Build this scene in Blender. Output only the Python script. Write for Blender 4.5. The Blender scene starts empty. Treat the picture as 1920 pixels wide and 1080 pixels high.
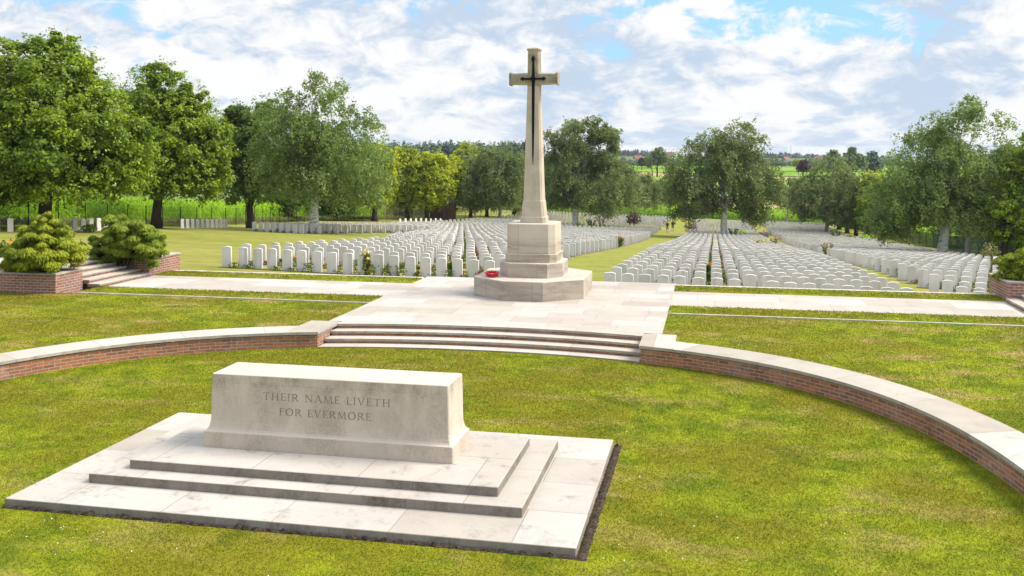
import bpy, bmesh, math, random
import numpy as np
from mathutils import Vector, Matrix

SC = bpy.context.scene
COL = SC.collection
RNG = np.random.default_rng(11)
random.seed(5)

# ------------------------------------------------------------------ camera frame
F, HY, CX = 1793.0, 277.0, 960.0
TH = math.atan((1340 - CX) / F)
RV = (math.cos(TH), math.sin(TH))
FV = (-math.sin(TH), math.cos(TH))
H = 4.5

def at(px, py, d):
    """world point at camera depth d along the sight line of a photo pixel"""
    u = (px - CX) / F
    return (d * (FV[0] + u * RV[0]), d * (FV[1] + u * RV[1]), H - (py - HY) / F * d)

def topx(X, Y, Z=0.0):
    d = X * FV[0] + Y * FV[1]
    l = X * RV[0] + Y * RV[1]
    return CX + F * l / d, HY + F * (H - Z) / d, d

GY = [-50, 28, 33.3, 49.6, 55.5, 78.6, 104, 127, 150, 200, 450, 900, 1600, 4000]
GG = [-.1, -.1, .1, 1.17, 1.54, 3.47, 5.4, 6.9, 8.2, 9.5, 10.8, 10.0, 10.5, 30]

def ground(X, Y):
    X = np.asarray(X, float); Y = np.asarray(Y, float)
    z = -.0275 * (np.clip(X, -62, 40) + 18) - np.interp(Y, GY, GG)
    z = z - .25 * np.clip((X - 6) / 3, 0, 1) * np.clip((44 - Y) / 6, 0, 1)
    return z

def hit(px, py):
    """where the sight line of a photo pixel meets the cemetery ground"""
    d = 25.0
    while d < 900:
        X, Y, Z = at(px, py, d)
        if Z < float(ground(X, Y)):
            return X, Y, float(ground(X, Y)), d
        d += .1
    return X, Y, Z, d

# ------------------------------------------------------------------ object helpers
def link(o, parent=None):
    COL.objects.link(o)
    if parent is not None:
        o.parent = parent
    return o

def tag(o, label=None, cat=None, group=None, kind=None):
    if label: o['label'] = label
    if cat: o['category'] = cat
    if group: o['group'] = group
    if kind: o['kind'] = kind
    return o

def thing(name, label, cat, loc=(0, 0, 0), rz=0.0, group=None):
    o = bpy.data.objects.new(name, None)
    o.empty_display_size = .2
    o.location = loc
    o.rotation_euler = (0, 0, rz)
    link(o)
    return tag(o, label, cat, group)

class MB:
    """collects polygons and links them as one mesh object with metric box UVs"""
    def __init__(s):
        s.v = []; s.f = []; s.uv = []; s.mi = []
    def face(s, pts, uv=None, mi=0):
        n = len(s.v)
        s.v += [tuple(p) for p in pts]
        s.f.append(list(range(n, n + len(pts))))
        s.uv.append(uv); s.mi.append(mi)
    def box(s, x0, x1, y0, y1, z0, z1, ch=0.0, mi=0):
        if ch <= 0:
            s.loft([[(x0, y0, z0), (x1, y0, z0), (x1, y1, z0), (x0, y1, z0)], [(x0, y0, z1), (x1, y0, z1), (x1, y1, z1), (x0, y1, z1)]], mi=mi)
        else:
            c = ch
            r = lambda a, z: [(x0 + a, y0 + c, z), (x0 + c, y0 + a, z), (x1 - c, y0 + a, z), (x1 - a, y0 + c, z), (x1 - a, y1 - c, z), (x1 - c, y1 - a, z), (x0 + c, y1 - a, z), (x0 + a, y1 - c, z)]
            s.loft([r(0, z0), r(0, z1 - c), r(c * .99, z1)], mi=mi)
    def loft(s, rings, cap0=True, cap1=True, closed=True, mi=0):
        n = len(s.v); m = len(rings[0])
        for r in rings: s.v += [tuple(p) for p in r]
        for i in range(len(rings) - 1):
            for j in range(m if closed else m - 1):
                k = (j + 1) % m
                s.f.append([n + i * m + j, n + i * m + k, n + (i + 1) * m + k, n + (i + 1) * m + j]); s.uv.append(None); s.mi.append(mi)
        if cap0: s.f.append([n + j for j in reversed(range(m))]); s.uv.append(None); s.mi.append(mi)
        if cap1:
            b = n + (len(rings) - 1) * m
            s.f.append([b + j for j in range(m)]); s.uv.append(None); s.mi.append(mi)
    def tube(s, pts, rad, seg=7, mi=0):
        rings = []
        P = [Vector(p) for p in pts]
        for i, p in enumerate(P):
            t = (P[min(i + 1, len(P) - 1)] - P[max(i - 1, 0)]).normalized()
            a = t.cross(Vector((0, 0, 1)) if abs(t.z) < .9 else Vector((1, 0, 0))).normalized()
            b = a.cross(t)
            rings.append([p + (a * math.cos(q) + b * math.sin(q)) * rad[i] for q in [2 * math.pi * k / seg for k in range(seg)]])
        s.loft(rings, mi=mi)
    def build(s, name, mats, parent=None, smooth=False):
        me = bpy.data.meshes.new(name)
        me.from_pydata(s.v, [], s.f)
        uvl = me.uv_layers.new(name='UVMap')
        for p, uv in zip(me.polygons, s.uv):
            nn = p.normal
            for k, li in enumerate(p.loop_indices):
                if uv is not None:
                    uvl.data[li].uv = uv[k]
                else:
                    c = me.vertices[me.loops[li].vertex_index].co
                    if abs(nn.z) > .7: uvl.data[li].uv = (c.x, c.y)
                    elif abs(nn.x) > abs(nn.y): uvl.data[li].uv = (c.y, c.z)
                    else: uvl.data[li].uv = (c.x, c.z)
        if not isinstance(mats, (list, tuple)): mats = [mats]
        for m in mats: me.materials.append(m)
        for p, mi in zip(me.polygons, s.mi):
            p.material_index = mi
            p.use_smooth = smooth
        bm = bmesh.new(); bm.from_mesh(me); bmesh.ops.recalc_face_normals(bm, faces=bm.faces); bm.to_mesh(me); bm.free()
        o = bpy.data.objects.new(name, me)
        return link(o, parent)

def fast_mesh(name, verts, nper, mats, parent=None, rnd=None, mi=None):
    """many separate n-gons at once: verts is (count*nper, 3)"""
    verts = np.ascontiguousarray(verts, dtype=np.float32)
    nv = len(verts); nf = nv // nper
    me = bpy.data.meshes.new(name)
    me.vertices.add(nv); me.vertices.foreach_set('co', verts.ravel())
    me.loops.add(nv); me.loops.foreach_set('vertex_index', np.arange(nv, dtype=np.int32))
    me.polygons.add(nf)
    me.polygons.foreach_set('loop_start', np.arange(0, nv, nper, dtype=np.int32))
    me.polygons.foreach_set('loop_total', np.full(nf, nper, dtype=np.int32))
    if not isinstance(mats, (list, tuple)): mats = [mats]
    for m in mats: me.materials.append(m)
    if mi is not None: me.polygons.foreach_set('material_index', mi.astype(np.int32))
    if rnd is not None:
        a = me.attributes.new('rnd', 'FLOAT', 'FACE')
        a.data.foreach_set('value', rnd.astype(np.float32))
    me.update(); me.validate()
    o = bpy.data.objects.new(name, me)
    return link(o, parent)

def indexed_mesh(name, verts, faces, mats, parent=None, smooth=False):
    me = bpy.data.meshes.new(name)
    me.from_pydata([tuple(v) for v in verts], [], [tuple(f) for f in faces])
    if not isinstance(mats, (list, tuple)): mats = [mats]
    for m in mats: me.materials.append(m)
    if smooth: me.polygons.foreach_set('use_smooth', [True] * len(me.polygons))
    return link(bpy.data.objects.new(name, me), parent)

# ------------------------------------------------------------------ material helpers
class NT:
    def __init__(s, name):
        s.m = bpy.data.materials.new(name); s.m.use_nodes = True
        s.t = s.m.node_tree; s.t.nodes.clear()
        s.out = s.n('ShaderNodeOutputMaterial')
    def n(s, typ, **kw):
        nd = s.t.nodes.new(typ)
        for k, v in kw.items(): setattr(nd, k, v)
        return nd
    def l(s, a, b): s.t.links.new(a, b)
    def put(s, sock, v):
        if isinstance(v, bpy.types.NodeSocket): s.l(v, sock)
        elif isinstance(v, (tuple, list)) and len(v) == 3 and sock.type == 'RGBA': sock.default_value = (*v, 1)
        else: sock.default_value = v
    def noise(s, vec, scale, detail=4, rough=.55, dist=0):
        nd = s.n('ShaderNodeTexNoise')
        s.put(nd.inputs['Vector'], vec)
        nd.inputs['Scale'].default_value = scale; nd.inputs['Detail'].default_value = detail
        nd.inputs['Roughness'].default_value = rough; nd.inputs['Distortion'].default_value = dist
        return nd.outputs['Fac']
    def ramp(s, fac, a, b, c0=0.0, c1=1.0):
        nd = s.n('ShaderNodeMapRange'); nd.interpolation_type = 'SMOOTHSTEP'
        s.put(nd.inputs[0], fac); nd.inputs[1].default_value = a; nd.inputs[2].default_value = b
        nd.inputs[3].default_value = c0; nd.inputs[4].default_value = c1
        return nd.outputs[0]
    def mix(s, fac, a, b, mode='MIX'):
        nd = s.n('ShaderNodeMix', data_type='RGBA', blend_type=mode)
        s.put(nd.inputs[0], fac); s.put(nd.inputs[6], a); s.put(nd.inputs[7], b)
        return nd.outputs[2]
    def math(s, op, a, b=0.0):
        nd = s.n('ShaderNodeMath', operation=op)
        s.put(nd.inputs[0], a); s.put(nd.inputs[1], b)
        return nd.outputs[0]
    def pos(s): return s.n('ShaderNodeNewGeometry').outputs['Position']
    def uv(s): return s.n('ShaderNodeUVMap').outputs[0]
    def mapping(s, vec, scale=(1, 1, 1), rot=(0, 0, 0), loc=(0, 0, 0)):
        nd = s.n('ShaderNodeMapping'); s.l(vec, nd.inputs[0])
        nd.inputs['Scale'].default_value = scale; nd.inputs['Rotation'].default_value = rot; nd.inputs['Location'].default_value = loc
        return nd.outputs[0]
    def bump(s, h, strength=.3, dist=.02):
        nd = s.n('ShaderNodeBump'); nd.inputs['Strength'].default_value = strength; nd.inputs['Distance'].default_value = dist
        s.l(h, nd.inputs['Height']); return nd.outputs[0]
    def bsdf(s, col, rough=.8, normal=None, spec=.3):
        b = s.n('ShaderNodeBsdfPrincipled')
        s.put(b.inputs['Base Color'], col); s.put(b.inputs['Roughness'], rough)
        b.inputs['Specular IOR Level'].default_value = spec
        if normal is not None: s.l(normal, b.inputs['Normal'])
        return b.outputs[0]
    def done(s, sh):
        s.l(sh, s.out.inputs[0]); return s.m

def plain(name, col, rough=.7, var=.25, scale=6, spec=.3):
    k = NT(name)
    n = k.noise(k.pos(), scale, 5)
    c = k.mix(k.ramp(n, .3, .7), tuple(x * (1 - var) for x in col), tuple(min(1, x * (1 + var)) for x in col))
    return k.done(k.bsdf(c, rough, spec=spec))

def stone_mat(name, base, slab=None, stain=.5, streak=0.0, vdirt=.5, tone=.12, runs=(2.6, 2.6, 1.3), vmin=0.0, band=None, mortar=.006, off=.5, rot=0.0, uvo=(0, 0), squash=1.35, dirt=(.165, .138, .10)):
    k = NT(name)
    p = k.pos()
    col = k.mix(k.ramp(k.noise(p, 1.3, 6, .6), .3, .72), tuple(x * .86 for x in base), base)
    col = k.mix(k.ramp(k.noise(p, 55, 3), .3, .75, 0, .35), col, tuple(x * .72 for x in base))
    if slab:
        br = k.n('ShaderNodeTexBrick')
        k.l(k.mapping(k.uv(), rot=(0, 0, rot), loc=(*uvo, 0)), br.inputs['Vector'])
        br.offset = off; br.offset_frequency = 2; br.squash = squash; br.squash_frequency = 3
        br.inputs['Scale'].default_value = 1
        br.inputs['Brick Width'].default_value = slab[0]; br.inputs['Row Height'].default_value = slab[1]
        br.inputs['Mortar Size'].default_value = mortar; br.inputs['Mortar Smooth'].default_value = .3
        br.inputs['Color1'].default_value = (1, 1, 1, 1)
        br.inputs['Color2'].default_value = (1 - tone * 1.6, 1 - tone * 1.9, 1 - tone * 2.4, 1)
        br.inputs['Mortar'].default_value = (.52, .48, .42, 1)
        col = k.mix(1.0, col, br.outputs['Color'], 'MULTIPLY')
    if name == 'portland_headstone':
        vo = k.n('ShaderNodeTexVoronoi'); vo.inputs['Scale'].default_value = 1.5; k.l(k.mapping(p, (1, .45, .05)), vo.inputs['Vector'])
        sv = k.n('ShaderNodeSeparateColor'); k.l(vo.outputs['Color'], sv.inputs[0])
        col = k.mix(k.ramp(sv.outputs[0], .45, 1.0, 0, .55), col, (.50, .46, .42))
    # lichen and rain stains in patches
    n1 = k.noise(p, 2.1, 9, .72, .6)
    n2 = k.noise(p, 14, 6, .7)
    m = k.math('MULTIPLY', k.ramp(n1, .5, .74), k.ramp(n2, .32, .68))
    col = k.mix(k.math('MULTIPLY', m, stain), col, dirt)
    speck = k.ramp(k.noise(p, 38, 2, .5), .68, .76)
    col = k.mix(k.math('MULTIPLY', speck, .35 * min(1, stain * 1.4)), col, (.12, .11, .09))
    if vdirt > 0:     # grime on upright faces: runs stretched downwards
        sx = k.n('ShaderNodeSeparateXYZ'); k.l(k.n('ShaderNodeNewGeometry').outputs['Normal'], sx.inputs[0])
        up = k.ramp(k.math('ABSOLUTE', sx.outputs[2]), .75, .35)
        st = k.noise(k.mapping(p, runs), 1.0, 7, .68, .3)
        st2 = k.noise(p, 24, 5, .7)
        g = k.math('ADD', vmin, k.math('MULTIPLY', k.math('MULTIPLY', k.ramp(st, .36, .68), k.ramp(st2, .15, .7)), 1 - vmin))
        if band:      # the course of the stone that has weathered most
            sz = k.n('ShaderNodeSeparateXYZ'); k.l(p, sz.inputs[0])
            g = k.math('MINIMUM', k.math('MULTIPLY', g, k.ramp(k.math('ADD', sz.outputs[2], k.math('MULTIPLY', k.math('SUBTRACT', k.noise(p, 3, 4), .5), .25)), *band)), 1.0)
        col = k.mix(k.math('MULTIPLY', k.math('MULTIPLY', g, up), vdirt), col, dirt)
    h = k.math('ADD', k.noise(p, 60, 4), k.math('MULTIPLY', k.noise(p, 9, 4), 1.2))
    return k.done(k.bsdf(col, .85, k.bump(h, .22, .01), .25))

def brick_mat(name, c1=(.52, .175, .062), c2=(.20, .085, .055), mortar=(.40, .33, .26), w=.225, h=.0665, white=.6):
    k = NT(name)
    p = k.pos()
    br = k.n('ShaderNodeTexBrick'); k.l(k.uv(), br.inputs['Vector'])
    br.offset = .5; br.offset_frequency = 2
    br.inputs['Scale'].default_value = 1
    br.inputs['Brick Width'].default_value = w; br.inputs['Row Height'].default_value = h
    br.inputs['Mortar Size'].default_value = .011; br.inputs['Mortar Smooth'].default_value = .25; br.inputs['Bias'].default_value = -.1
    br.inputs['Color1'].default_value = (*c1, 1); br.inputs['Color2'].default_value = (*c2, 1); br.inputs['Mortar'].default_value = (*mortar, 1)
    col = k.mix(k.ramp(k.noise(p, 30, 4), .3, .75, 0, .5), br.outputs['Color'], (.2, .1, .075))
    col = k.mix(k.math('MULTIPLY', k.ramp(k.noise(p, .9, 4, .6), .48, .7), k.ramp(k.noise(p, 9, 5, .7), .38, .66, 0, white)), col, (.42, .37, .34))
    col = k.mix(k.math('MULTIPLY', k.ramp(k.noise(p, .7, 3), .52, .7), k.ramp(k.noise(p, 6, 6, .7), .4, .6, 0, .6)), col, (.1, .07, .05))
    hgt = k.math('SUBTRACT', k.math('MULTIPLY', k.noise(p, 50, 3), .3), br.outputs['Fac'])
    return k.done(k.bsdf(col, .9, k.bump(hgt, .6, .012), .2))

def grass_color(k, p, tan=.5):
    n1 = k.noise(p, .33, 6, .62, .4)
    n2 = k.noise(p, 1.5, 6, .7)
    n3 = k.noise(k.mapping(p, (1, 1.7, 1), (0, 0, .2)), .62, 7, .68)
    col = k.mix(k.ramp(n2, .36, .64), (.150, .190, .007), (.305, .322, .014))
    col = k.mix(k.ramp(n1, .43, .57, 0, .75), col, (.215, .182, .012))
    col = k.mix(k.math('MULTIPLY', k.ramp(n3, .50, .66), tan), col, (.40, .285, .095))
    col = k.mix(k.ramp(k.noise(p, .8, 5, .65, .3), .54, .66, 0, .65), col, (.100, .135, .006))
    return k.mix(k.ramp(k.noise(p, 46, 3, .6), .35, .7, 0, .2), col, (.09, .125, .008))

def lawn_mat(name, tan=.5):
    k = NT(name); p = k.pos()
    col = grass_color(k, p, tan)
    if name == 'cemetery_grass': col = k.mix(.42, col, k.mix(k.ramp(k.noise(k.mapping(p, (.4, 1.3, 1)), .5, 6, .65), .35, .65), (.21, .235, .06), (.36, .30, .12)))
    h = k.noise(p, 90, 3, .6)
    return k.done(k.bsdf(col, .9, k.bump(h, .5, .03), .1))

def blade_mat(name, tan=.5):
    k = NT(name); p = k.pos()
    col = grass_color(k, p, tan)
    a = k.n('ShaderNodeAttribute', attribute_name='rnd').outputs['Fac']
    col = k.mix(a, k.mix(.12, col, (.09, .14, .008)), k.mix(.16, col, (.40, .40, .05)))
    d = k.bsdf(col, .6, spec=.2)
    tr = k.n('ShaderNodeBsdfTranslucent'); k.put(tr.inputs[0], col)
    mx = k.n('ShaderNodeMixShader'); mx.inputs[0].default_value = .35
    k.l(d, mx.inputs[1]); k.l(tr.outputs[0], mx.inputs[2])
    return k.done(mx.outputs[0])

def leaf_mat(name, dark, light, trans=.35, rough=.55, spec=.35):
    k = NT(name); p = k.pos()
    a = k.n('ShaderNodeAttribute', attribute_name='rnd').outputs['Fac']
    n = k.noise(p, .35, 3)
    f = k.math('ADD', k.math('MULTIPLY', a, .75), k.math('MULTIPLY', k.math('SUBTRACT', n, .5), 1.1))
    col = k.mix(k.ramp(f, 0, .85), dark, light)
    d = k.bsdf(col, rough, spec=spec)
    tr = k.n('ShaderNodeBsdfTranslucent'); k.put(tr.inputs[0], k.mix(.5, col, (light[0] * 1.5, light[1] * 1.4, light[2] * .6)))
    mx = k.n('ShaderNodeMixShader'); mx.inputs[0].default_value = trans
    k.l(d, mx.inputs[1]); k.l(tr.outputs[0], mx.inputs[2])
    return k.done(mx.outputs[0])

def bark_mat(name, c1, c2, stripes=False):
    k = NT(name); p = k.pos()
    v = k.mapping(p, (2, 2, 9) if stripes else (9, 9, 1.5))
    n = k.noise(v, 1.0, 5, .65)
    col = k.mix(k.ramp(n, .5, .64) if stripes else k.ramp(n, .3, .7), c1, c2)
    return k.done(k.bsdf(col, .9, k.bump(n, .5, .03), .15))

M = {}
LIME = (.66, .60, .515)
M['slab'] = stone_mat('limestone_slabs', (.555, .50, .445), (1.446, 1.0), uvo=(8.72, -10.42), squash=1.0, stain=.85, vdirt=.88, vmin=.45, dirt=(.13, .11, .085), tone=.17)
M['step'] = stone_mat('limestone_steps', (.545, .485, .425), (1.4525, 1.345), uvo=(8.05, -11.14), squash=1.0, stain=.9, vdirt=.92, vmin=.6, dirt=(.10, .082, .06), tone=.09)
M['altar'] = stone_mat('limestone_altar', (.625, .525, .43), None, stain=.5, vdirt=.72, vmin=.05, band=(1.10, 1.26, .72, 1.5), dirt=(.235, .185, .135))
M['letter'] = plain('painted_letter_shade', (.215, .18, .14), .95, .2, 20)  # dark colour stands in for the shade inside the engraved cuts
M['paving'] = stone_mat('limestone_paving', (.575, .515, .46), (1.2, .72), stain=.38, vdirt=.5, tone=.14, mortar=.005, off=.37)
M['path'] = stone_mat('limestone_path', (.59, .53, .475), (1.1, .95), stain=.42, vdirt=.4, tone=.14, off=.42)
M['coping'] = stone_mat('limestone_coping', (.555, .50, .435), (1.25, 20), stain=.6, vdirt=.7, vmin=.12, tone=.15)
M['tread'] = stone_mat('limestone_treads', (.56, .495, .42), (1.2, 20), stain=.4, vdirt=.85, vmin=.3, tone=.1)
M['cross'] = stone_mat('limestone_cross', (.60, .50, .39), None, stain=.32, vdirt=.5, dirt=(.23, .185, .13))
M['crossbase'] = stone_mat('limestone_pedestal', (.595, .515, .43), (1.02, 20), stain=.55, vdirt=.85, vmin=.14, tone=.08, runs=(.7, .7, 4.5), dirt=(.19, .155, .115))
M['pedestal'] = stone_mat('limestone_pedestal_block', (.615, .535, .435), (1.6, 20), stain=.3, vdirt=.85, vmin=.22, tone=.05, runs=(.7, .7, 6), dirt=(.25, .18, .115), band=(2.05, 1.72, .08, 1.25))
M['crosstop'] = stone_mat('weathered_cross_head', (.50, .42, .31), None, stain=.8, vdirt=.95, dirt=(.12, .10, .06))
M['kerb'] = plain('kerb_stone', (.56, .50, .41), .9, .2, 4)
M['grave'] = stone_mat('portland_headstone', (.86, .785, .775), None, stain=.2, vdirt=.34, dirt=(.36, .33, .30))
M['brick'] = brick_mat('red_brick')
M['brickp'] = brick_mat('planter_brick', (.40, .165, .105), (.24, .105, .08), (.50, .43, .37), .225, .078, .3)
M['brickh'] = brick_mat('shelter_brick', (.15, .065, .042), (.09, .04, .03), (.16, .12, .1))
M['bronze'] = plain('dark_bronze', (.010, .008, .007), .8, .3, 12, .15)
M['verdigris'] = plain('verdigris', (.45, .52, .43), .9, .2, 9)
M['lawn'] = lawn_mat('mown_grass', .55)
M['lawn_far'] = lawn_mat('cemetery_grass', .6)
M['blade'] = blade_mat('grass_blades', .55)
M['lawn_up'] = lawn_mat('dry_mown_grass', .95)
M['blade_up'] = blade_mat('dry_grass_blades', .95)
M['soil'] = plain('dark_soil', (.055, .040, .028), .95, .6, 30, .1)
M['soilbed'] = plain('bed_soil', (.115, .100, .050), .95, .4, 10, .1)
M['red'] = plain('poppy_red', (.52, .008, .008), .6, .35, 30)
M['orange'] = plain('orange_petals', (.75, .28, .01), .6, .3, 30)
M['yellow'] = plain('yellow_petals', (.72, .52, .05), .6, .3, 30)
M['pink'] = plain('pink_petals', (.52, .28, .26), .6, .3, 30)
M['purple'] = plain('purple_petals', (.28, .10, .40), .6, .3, 30)
M['white'] = plain('white_paint', (.75, .74, .70), .8, .1, 5)
M['black'] = plain('black_centre', (.02, .02, .02), .6)
M['lime'] = leaf_mat('linden_leaves', (.052, .108, .008), (.325, .430, .018))
M['limedark'] = leaf_mat('dark_linden_leaves', (.055, .112, .016), (.210, .300, .036))
M['limeyel'] = leaf_mat('yellow_green_leaves', (.130, .190, .005), (.52, .56, .010))
M['birch'] = leaf_mat('birch_leaves', (.078, .118, .036), (.275, .335, .125), .36)
M['birchg'] = leaf_mat('bright_birch_leaves', (.085, .142, .034), (.295, .385, .115), .38)
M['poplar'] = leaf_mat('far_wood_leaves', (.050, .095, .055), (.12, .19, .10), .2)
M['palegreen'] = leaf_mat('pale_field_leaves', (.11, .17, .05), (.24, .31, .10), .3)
M['farblue'] = leaf_mat('haze_blue_leaves', (.042, .070, .088), (.080, .120, .135), .2)  # bluish haze of the far woods put into the leaf colour
M['copper'] = leaf_mat('copper_leaves', (.035, .014, .014), (.09, .035, .03), .2)
M['cypress'] = leaf_mat('cypress_threads', (.080, .125, .005), (.39, .43, .025), .3, .7)
M['cypress2'] = leaf_mat('cypress_threads_deep', (.066, .110, .008), (.31, .38, .035), .3, .7)
M['corn'] = leaf_mat('maize_leaves', (.14, .28, .006), (.40, .60, .025), .5)
M['hedge'] = leaf_mat('bed_leaves', (.045, .09, .012), (.15, .21, .03), .3)
M['rough'] = leaf_mat('rough_grass_leaves', (.12, .14, .03), (.28, .27, .10), .3)
M['bark'] = bark_mat('dark_bark', (.035, .026, .020), (.075, .058, .045))
M['birchbark'] = bark_mat('birch_bark', (.70, .68, .64), (.12, .105, .09), True)
M['greybark'] = bark_mat('grey_bark', (.22, .20, .18), (.34, .32, .29))
M['fence'] = plain('green_wire', (.012, .035, .028), .5, .2, 3)
M['darkpost'] = plain('dark_post', (.015, .02, .018), .5, .2, 3)
M['tile'] = plain('red_roof_tile', (.22, .11, .085), .8, .2, 1)
M['slate'] = plain('grey_roof_tile', (.12, .12, .14), .8, .2, 1)
M['render'] = plain('pale_render', (.62, .57, .50), .9, .1, 1)
M['wood'] = plain('brown_wood', (.16, .075, .04), .7, .3, 6)
M['steel'] = plain('grey_steel', (.35, .36, .38), .5, .1, 1)
M['glass'] = plain('dark_window', (.03, .035, .045), .2, .1, 1)
M['skin'] = plain('skin', (.48, .29, .20), .6, .1, 10)
M['hair'] = plain('brown_hair', (.05, .03, .02), .7, .2, 20)
M['shirt_grey'] = plain('grey_cotton', (.10, .10, .115), .9, .15, 20)
M['shirt_blue'] = plain('blue_cotton', (.035, .10, .28), .9, .15, 20)
M['denim'] = plain('pale_denim', (.16, .26, .44), .9, .15, 20)
M['khaki'] = plain('dark_khaki', (.085, .075, .055), .9, .15, 20)
M['navy'] = plain('navy_nylon', (.018, .022, .04), .7, .2, 20)
M['shoe'] = plain('brown_shoe', (.06, .04, .03), .7, .2, 20)

def field_mat(name, a, b, scale=.05, row=None):
    k = NT(name); p = k.pos()
    f = k.ramp(k.noise(k.mapping(p, (1, .3, 1)), scale, 6, .6), .35, .65)
    col = k.mix(f, a, b)
    col = k.mix(k.ramp(k.noise(p, 1.2, 3), .3, .7, 0, .4), col, tuple(x * .6 for x in a))
    return k.done(k.bsdf(col, .95, spec=.1))
M['f_green'] = field_mat('pasture', (.16, .30, .012), (.24, .36, .03))
M['f_wheat'] = field_mat('stubble', (.46, .36, .14), (.36, .33, .11))
M['f_pale'] = field_mat('pale_crop', (.28, .36, .13), (.38, .42, .20))
M['f_lime'] = field_mat('young_crop', (.21, .36, .012), (.30, .40, .05))
M['f_base'] = field_mat('farmland', (.10, .16, .03), (.17, .22, .05), .02)

# ------------------------------------------------------------------ ground sheet
xs = np.unique(np.concatenate([np.linspace(-2600, -300, 12), np.linspace(-300, -70, 12), np.linspace(-70, 60, 66), np.linspace(60, 300, 12), np.linspace(300, 2600, 12)]))
ys = np.unique(np.concatenate([[-300, -60, -20, 0, 15, 27], np.linspace(29.05, 60, 40), np.linspace(60, 220, 70), np.linspace(230, 900, 30), np.linspace(1000, 2800, 10)]))
XX, YY = np.meshgrid(xs, ys)
ZZ = ground(XX, YY)
ZZ[YY < 28] = -1.4
V = np.stack([XX, YY, ZZ], -1).reshape(-1, 3)
nx = len(xs)
FC = [(j * nx + i, j * nx + i + 1, (j + 1) * nx + i + 1, (j + 1) * nx + i) for j in range(len(ys) - 1) for i in range(nx - 1)]
g = indexed_mesh('ground', V, FC, [M['lawn_far'], M['f_base']], smooth=True)
cx_ = np.array([V[list(f)].mean(0) for f in FC])
far = (cx_[:, 1] > 196) | (cx_[:, 0] < -50 - .05 * cx_[:, 1]) | (cx_[:, 0] > 33)
g.data.polygons.foreach_set('material_index', far.astype(np.int32))
tag(g, kind='structure')

def sheet(name, quad, mat, lift, n=24):
    """a ground cover draped on the terrain inside a four-cornered outline"""
    q = [np.array(p, float) for p in quad]
    vs = []; fs = []
    for j in range(n + 1):
        for i in range(n + 1):
            s, t = i / n, j / n
            p = (1 - t) * ((1 - s) * q[0] + s * q[1]) + t * ((1 - s) * q[3] + s * q[2])
            vs.append((p[0], p[1], float(ground(p[0], p[1])) + lift))
    for j in range(n):
        for i in range(n):
            a = j * (n + 1) + i
            fs.append((a, a + 1, a + n + 2, a + n + 1))
    return tag(indexed_mesh(name, vs, fs, mat, smooth=True), kind='structure')

sheet('field', [(-340, 290), (60, 290), (40, 470), (-420, 480)], M['f_pale'], .25)
sheet('field', [(-90, 230), (120, 230), (150, 285), (-110, 285)], M['f_wheat'], .2)
sheet('field', [(70, 292), (300, 292), (380, 560), (55, 560)], M['f_lime'], .25)
sheet('field', [(-60, 480), (45, 480), (60, 560), (-80, 560)], M['f_wheat'], .3)
sheet('field', [(-140, 570), (420, 570), (520, 800), (-200, 800)], M['f_green'], .35)
sheet('field', [(-70, 340), (58, 340), (52, 478), (-80, 478)], M['f_green'], .4)

# ------------------------------------------------------------------ forecourt curve
C0 = (-5.13, 11.40)
def curve(t, off=0.0):
    r = 9.42 - .29 * math.cos(4 * t) + off
    return (C0[0] + r * math.cos(t), C0[1] + r * math.sin(t))
def curve_r(t): return 9.42 - .29 * np.cos(4 * t)
def curve_x(xv, off=0.0):
    """point of the curve above the given x (upper half)"""
    lo, hi = math.radians(15), math.radians(165)
    for _ in range(50):
        m = (lo + hi) / 2
        if curve(m, off)[0] > xv: lo = m
        else: hi = m
    return curve(m, off)

# lower lawn and upper lawn
def grid_sheet(name, x0, x1, y0, y1, st, z, mat, keep=None):
    nx = int(round((x1 - x0) / st)); ny = int(round((y1 - y0) / st))
    vs = []; fs = []; idx = {}
    def vid(i, j):
        if (i, j) not in idx:
            idx[(i, j)] = len(vs); vs.append((x0 + (x1 - x0) * i / nx, y0 + (y1 - y0) * j / ny, z))
        return idx[(i, j)]
    for j in range(ny):
        for i in range(nx):
            cx = x0 + (x1 - x0) * (i + .5) / nx; cy = y0 + (y1 - y0) * (j + .5) / ny
            if keep is None or keep(cx, cy):
                fs.append((vid(i, j), vid(i + 1, j), vid(i + 1, j + 1), vid(i, j + 1)))
    return tag(indexed_mesh(name, vs, fs, mat), kind='structure')

grid_sheet('lawn', -40, 30, -14, 21.6, 1.0, 0.0, M['lawn'])
def outside(x, y, off=.5):
    return math.hypot(x - C0[0], y - C0[1]) > curve_r(math.atan2(y - C0[1], x - C0[0])) + off
PL0, PL1 = -9.05, -1.15        # plaza sides
YK0, YP0, YP1, YK1 = 24.28, 25.35, 28.05, 29.0
for nm, a, b in (('lawn', -45, PL0), ('lawn', PL1, 32)):
    grid_sheet(nm, a, b, 2.0, YK0 - .04, .25, .325, M['lawn_up'], lambda x, y: outside(x, y, .45))
# grass strips beside the paths
for a, b in ((-17.9, PL0), (PL1, 7.75)):
    for y0, y1 in ((YK0 + .045, YP0), (YP1, YK1)):
        s = MB(); s.box(a, b, y0, y1, -.4, .372, .03); tag(s.build('grass_verge', M['lawn']), kind='structure')
    s = MB(); s.box(a, b, YP0, YP1, -.4, .342); tag(s.build('path', M['path']), kind='structure')
    s = MB(); s.box(a, b, YK0 - .034, YK0 + .030, 0, .356); tag(s.build('kerb', M['kerb']), kind='structure')
for a, b in ((-17.75, PL0), (PL1, 7.72)):
    s = MB(); s.box(a, b, YK1 + .002, YK1 + .15, -1.6, .392, .01); tag(s.build('kerb', M['kerb']), kind='structure')

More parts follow.
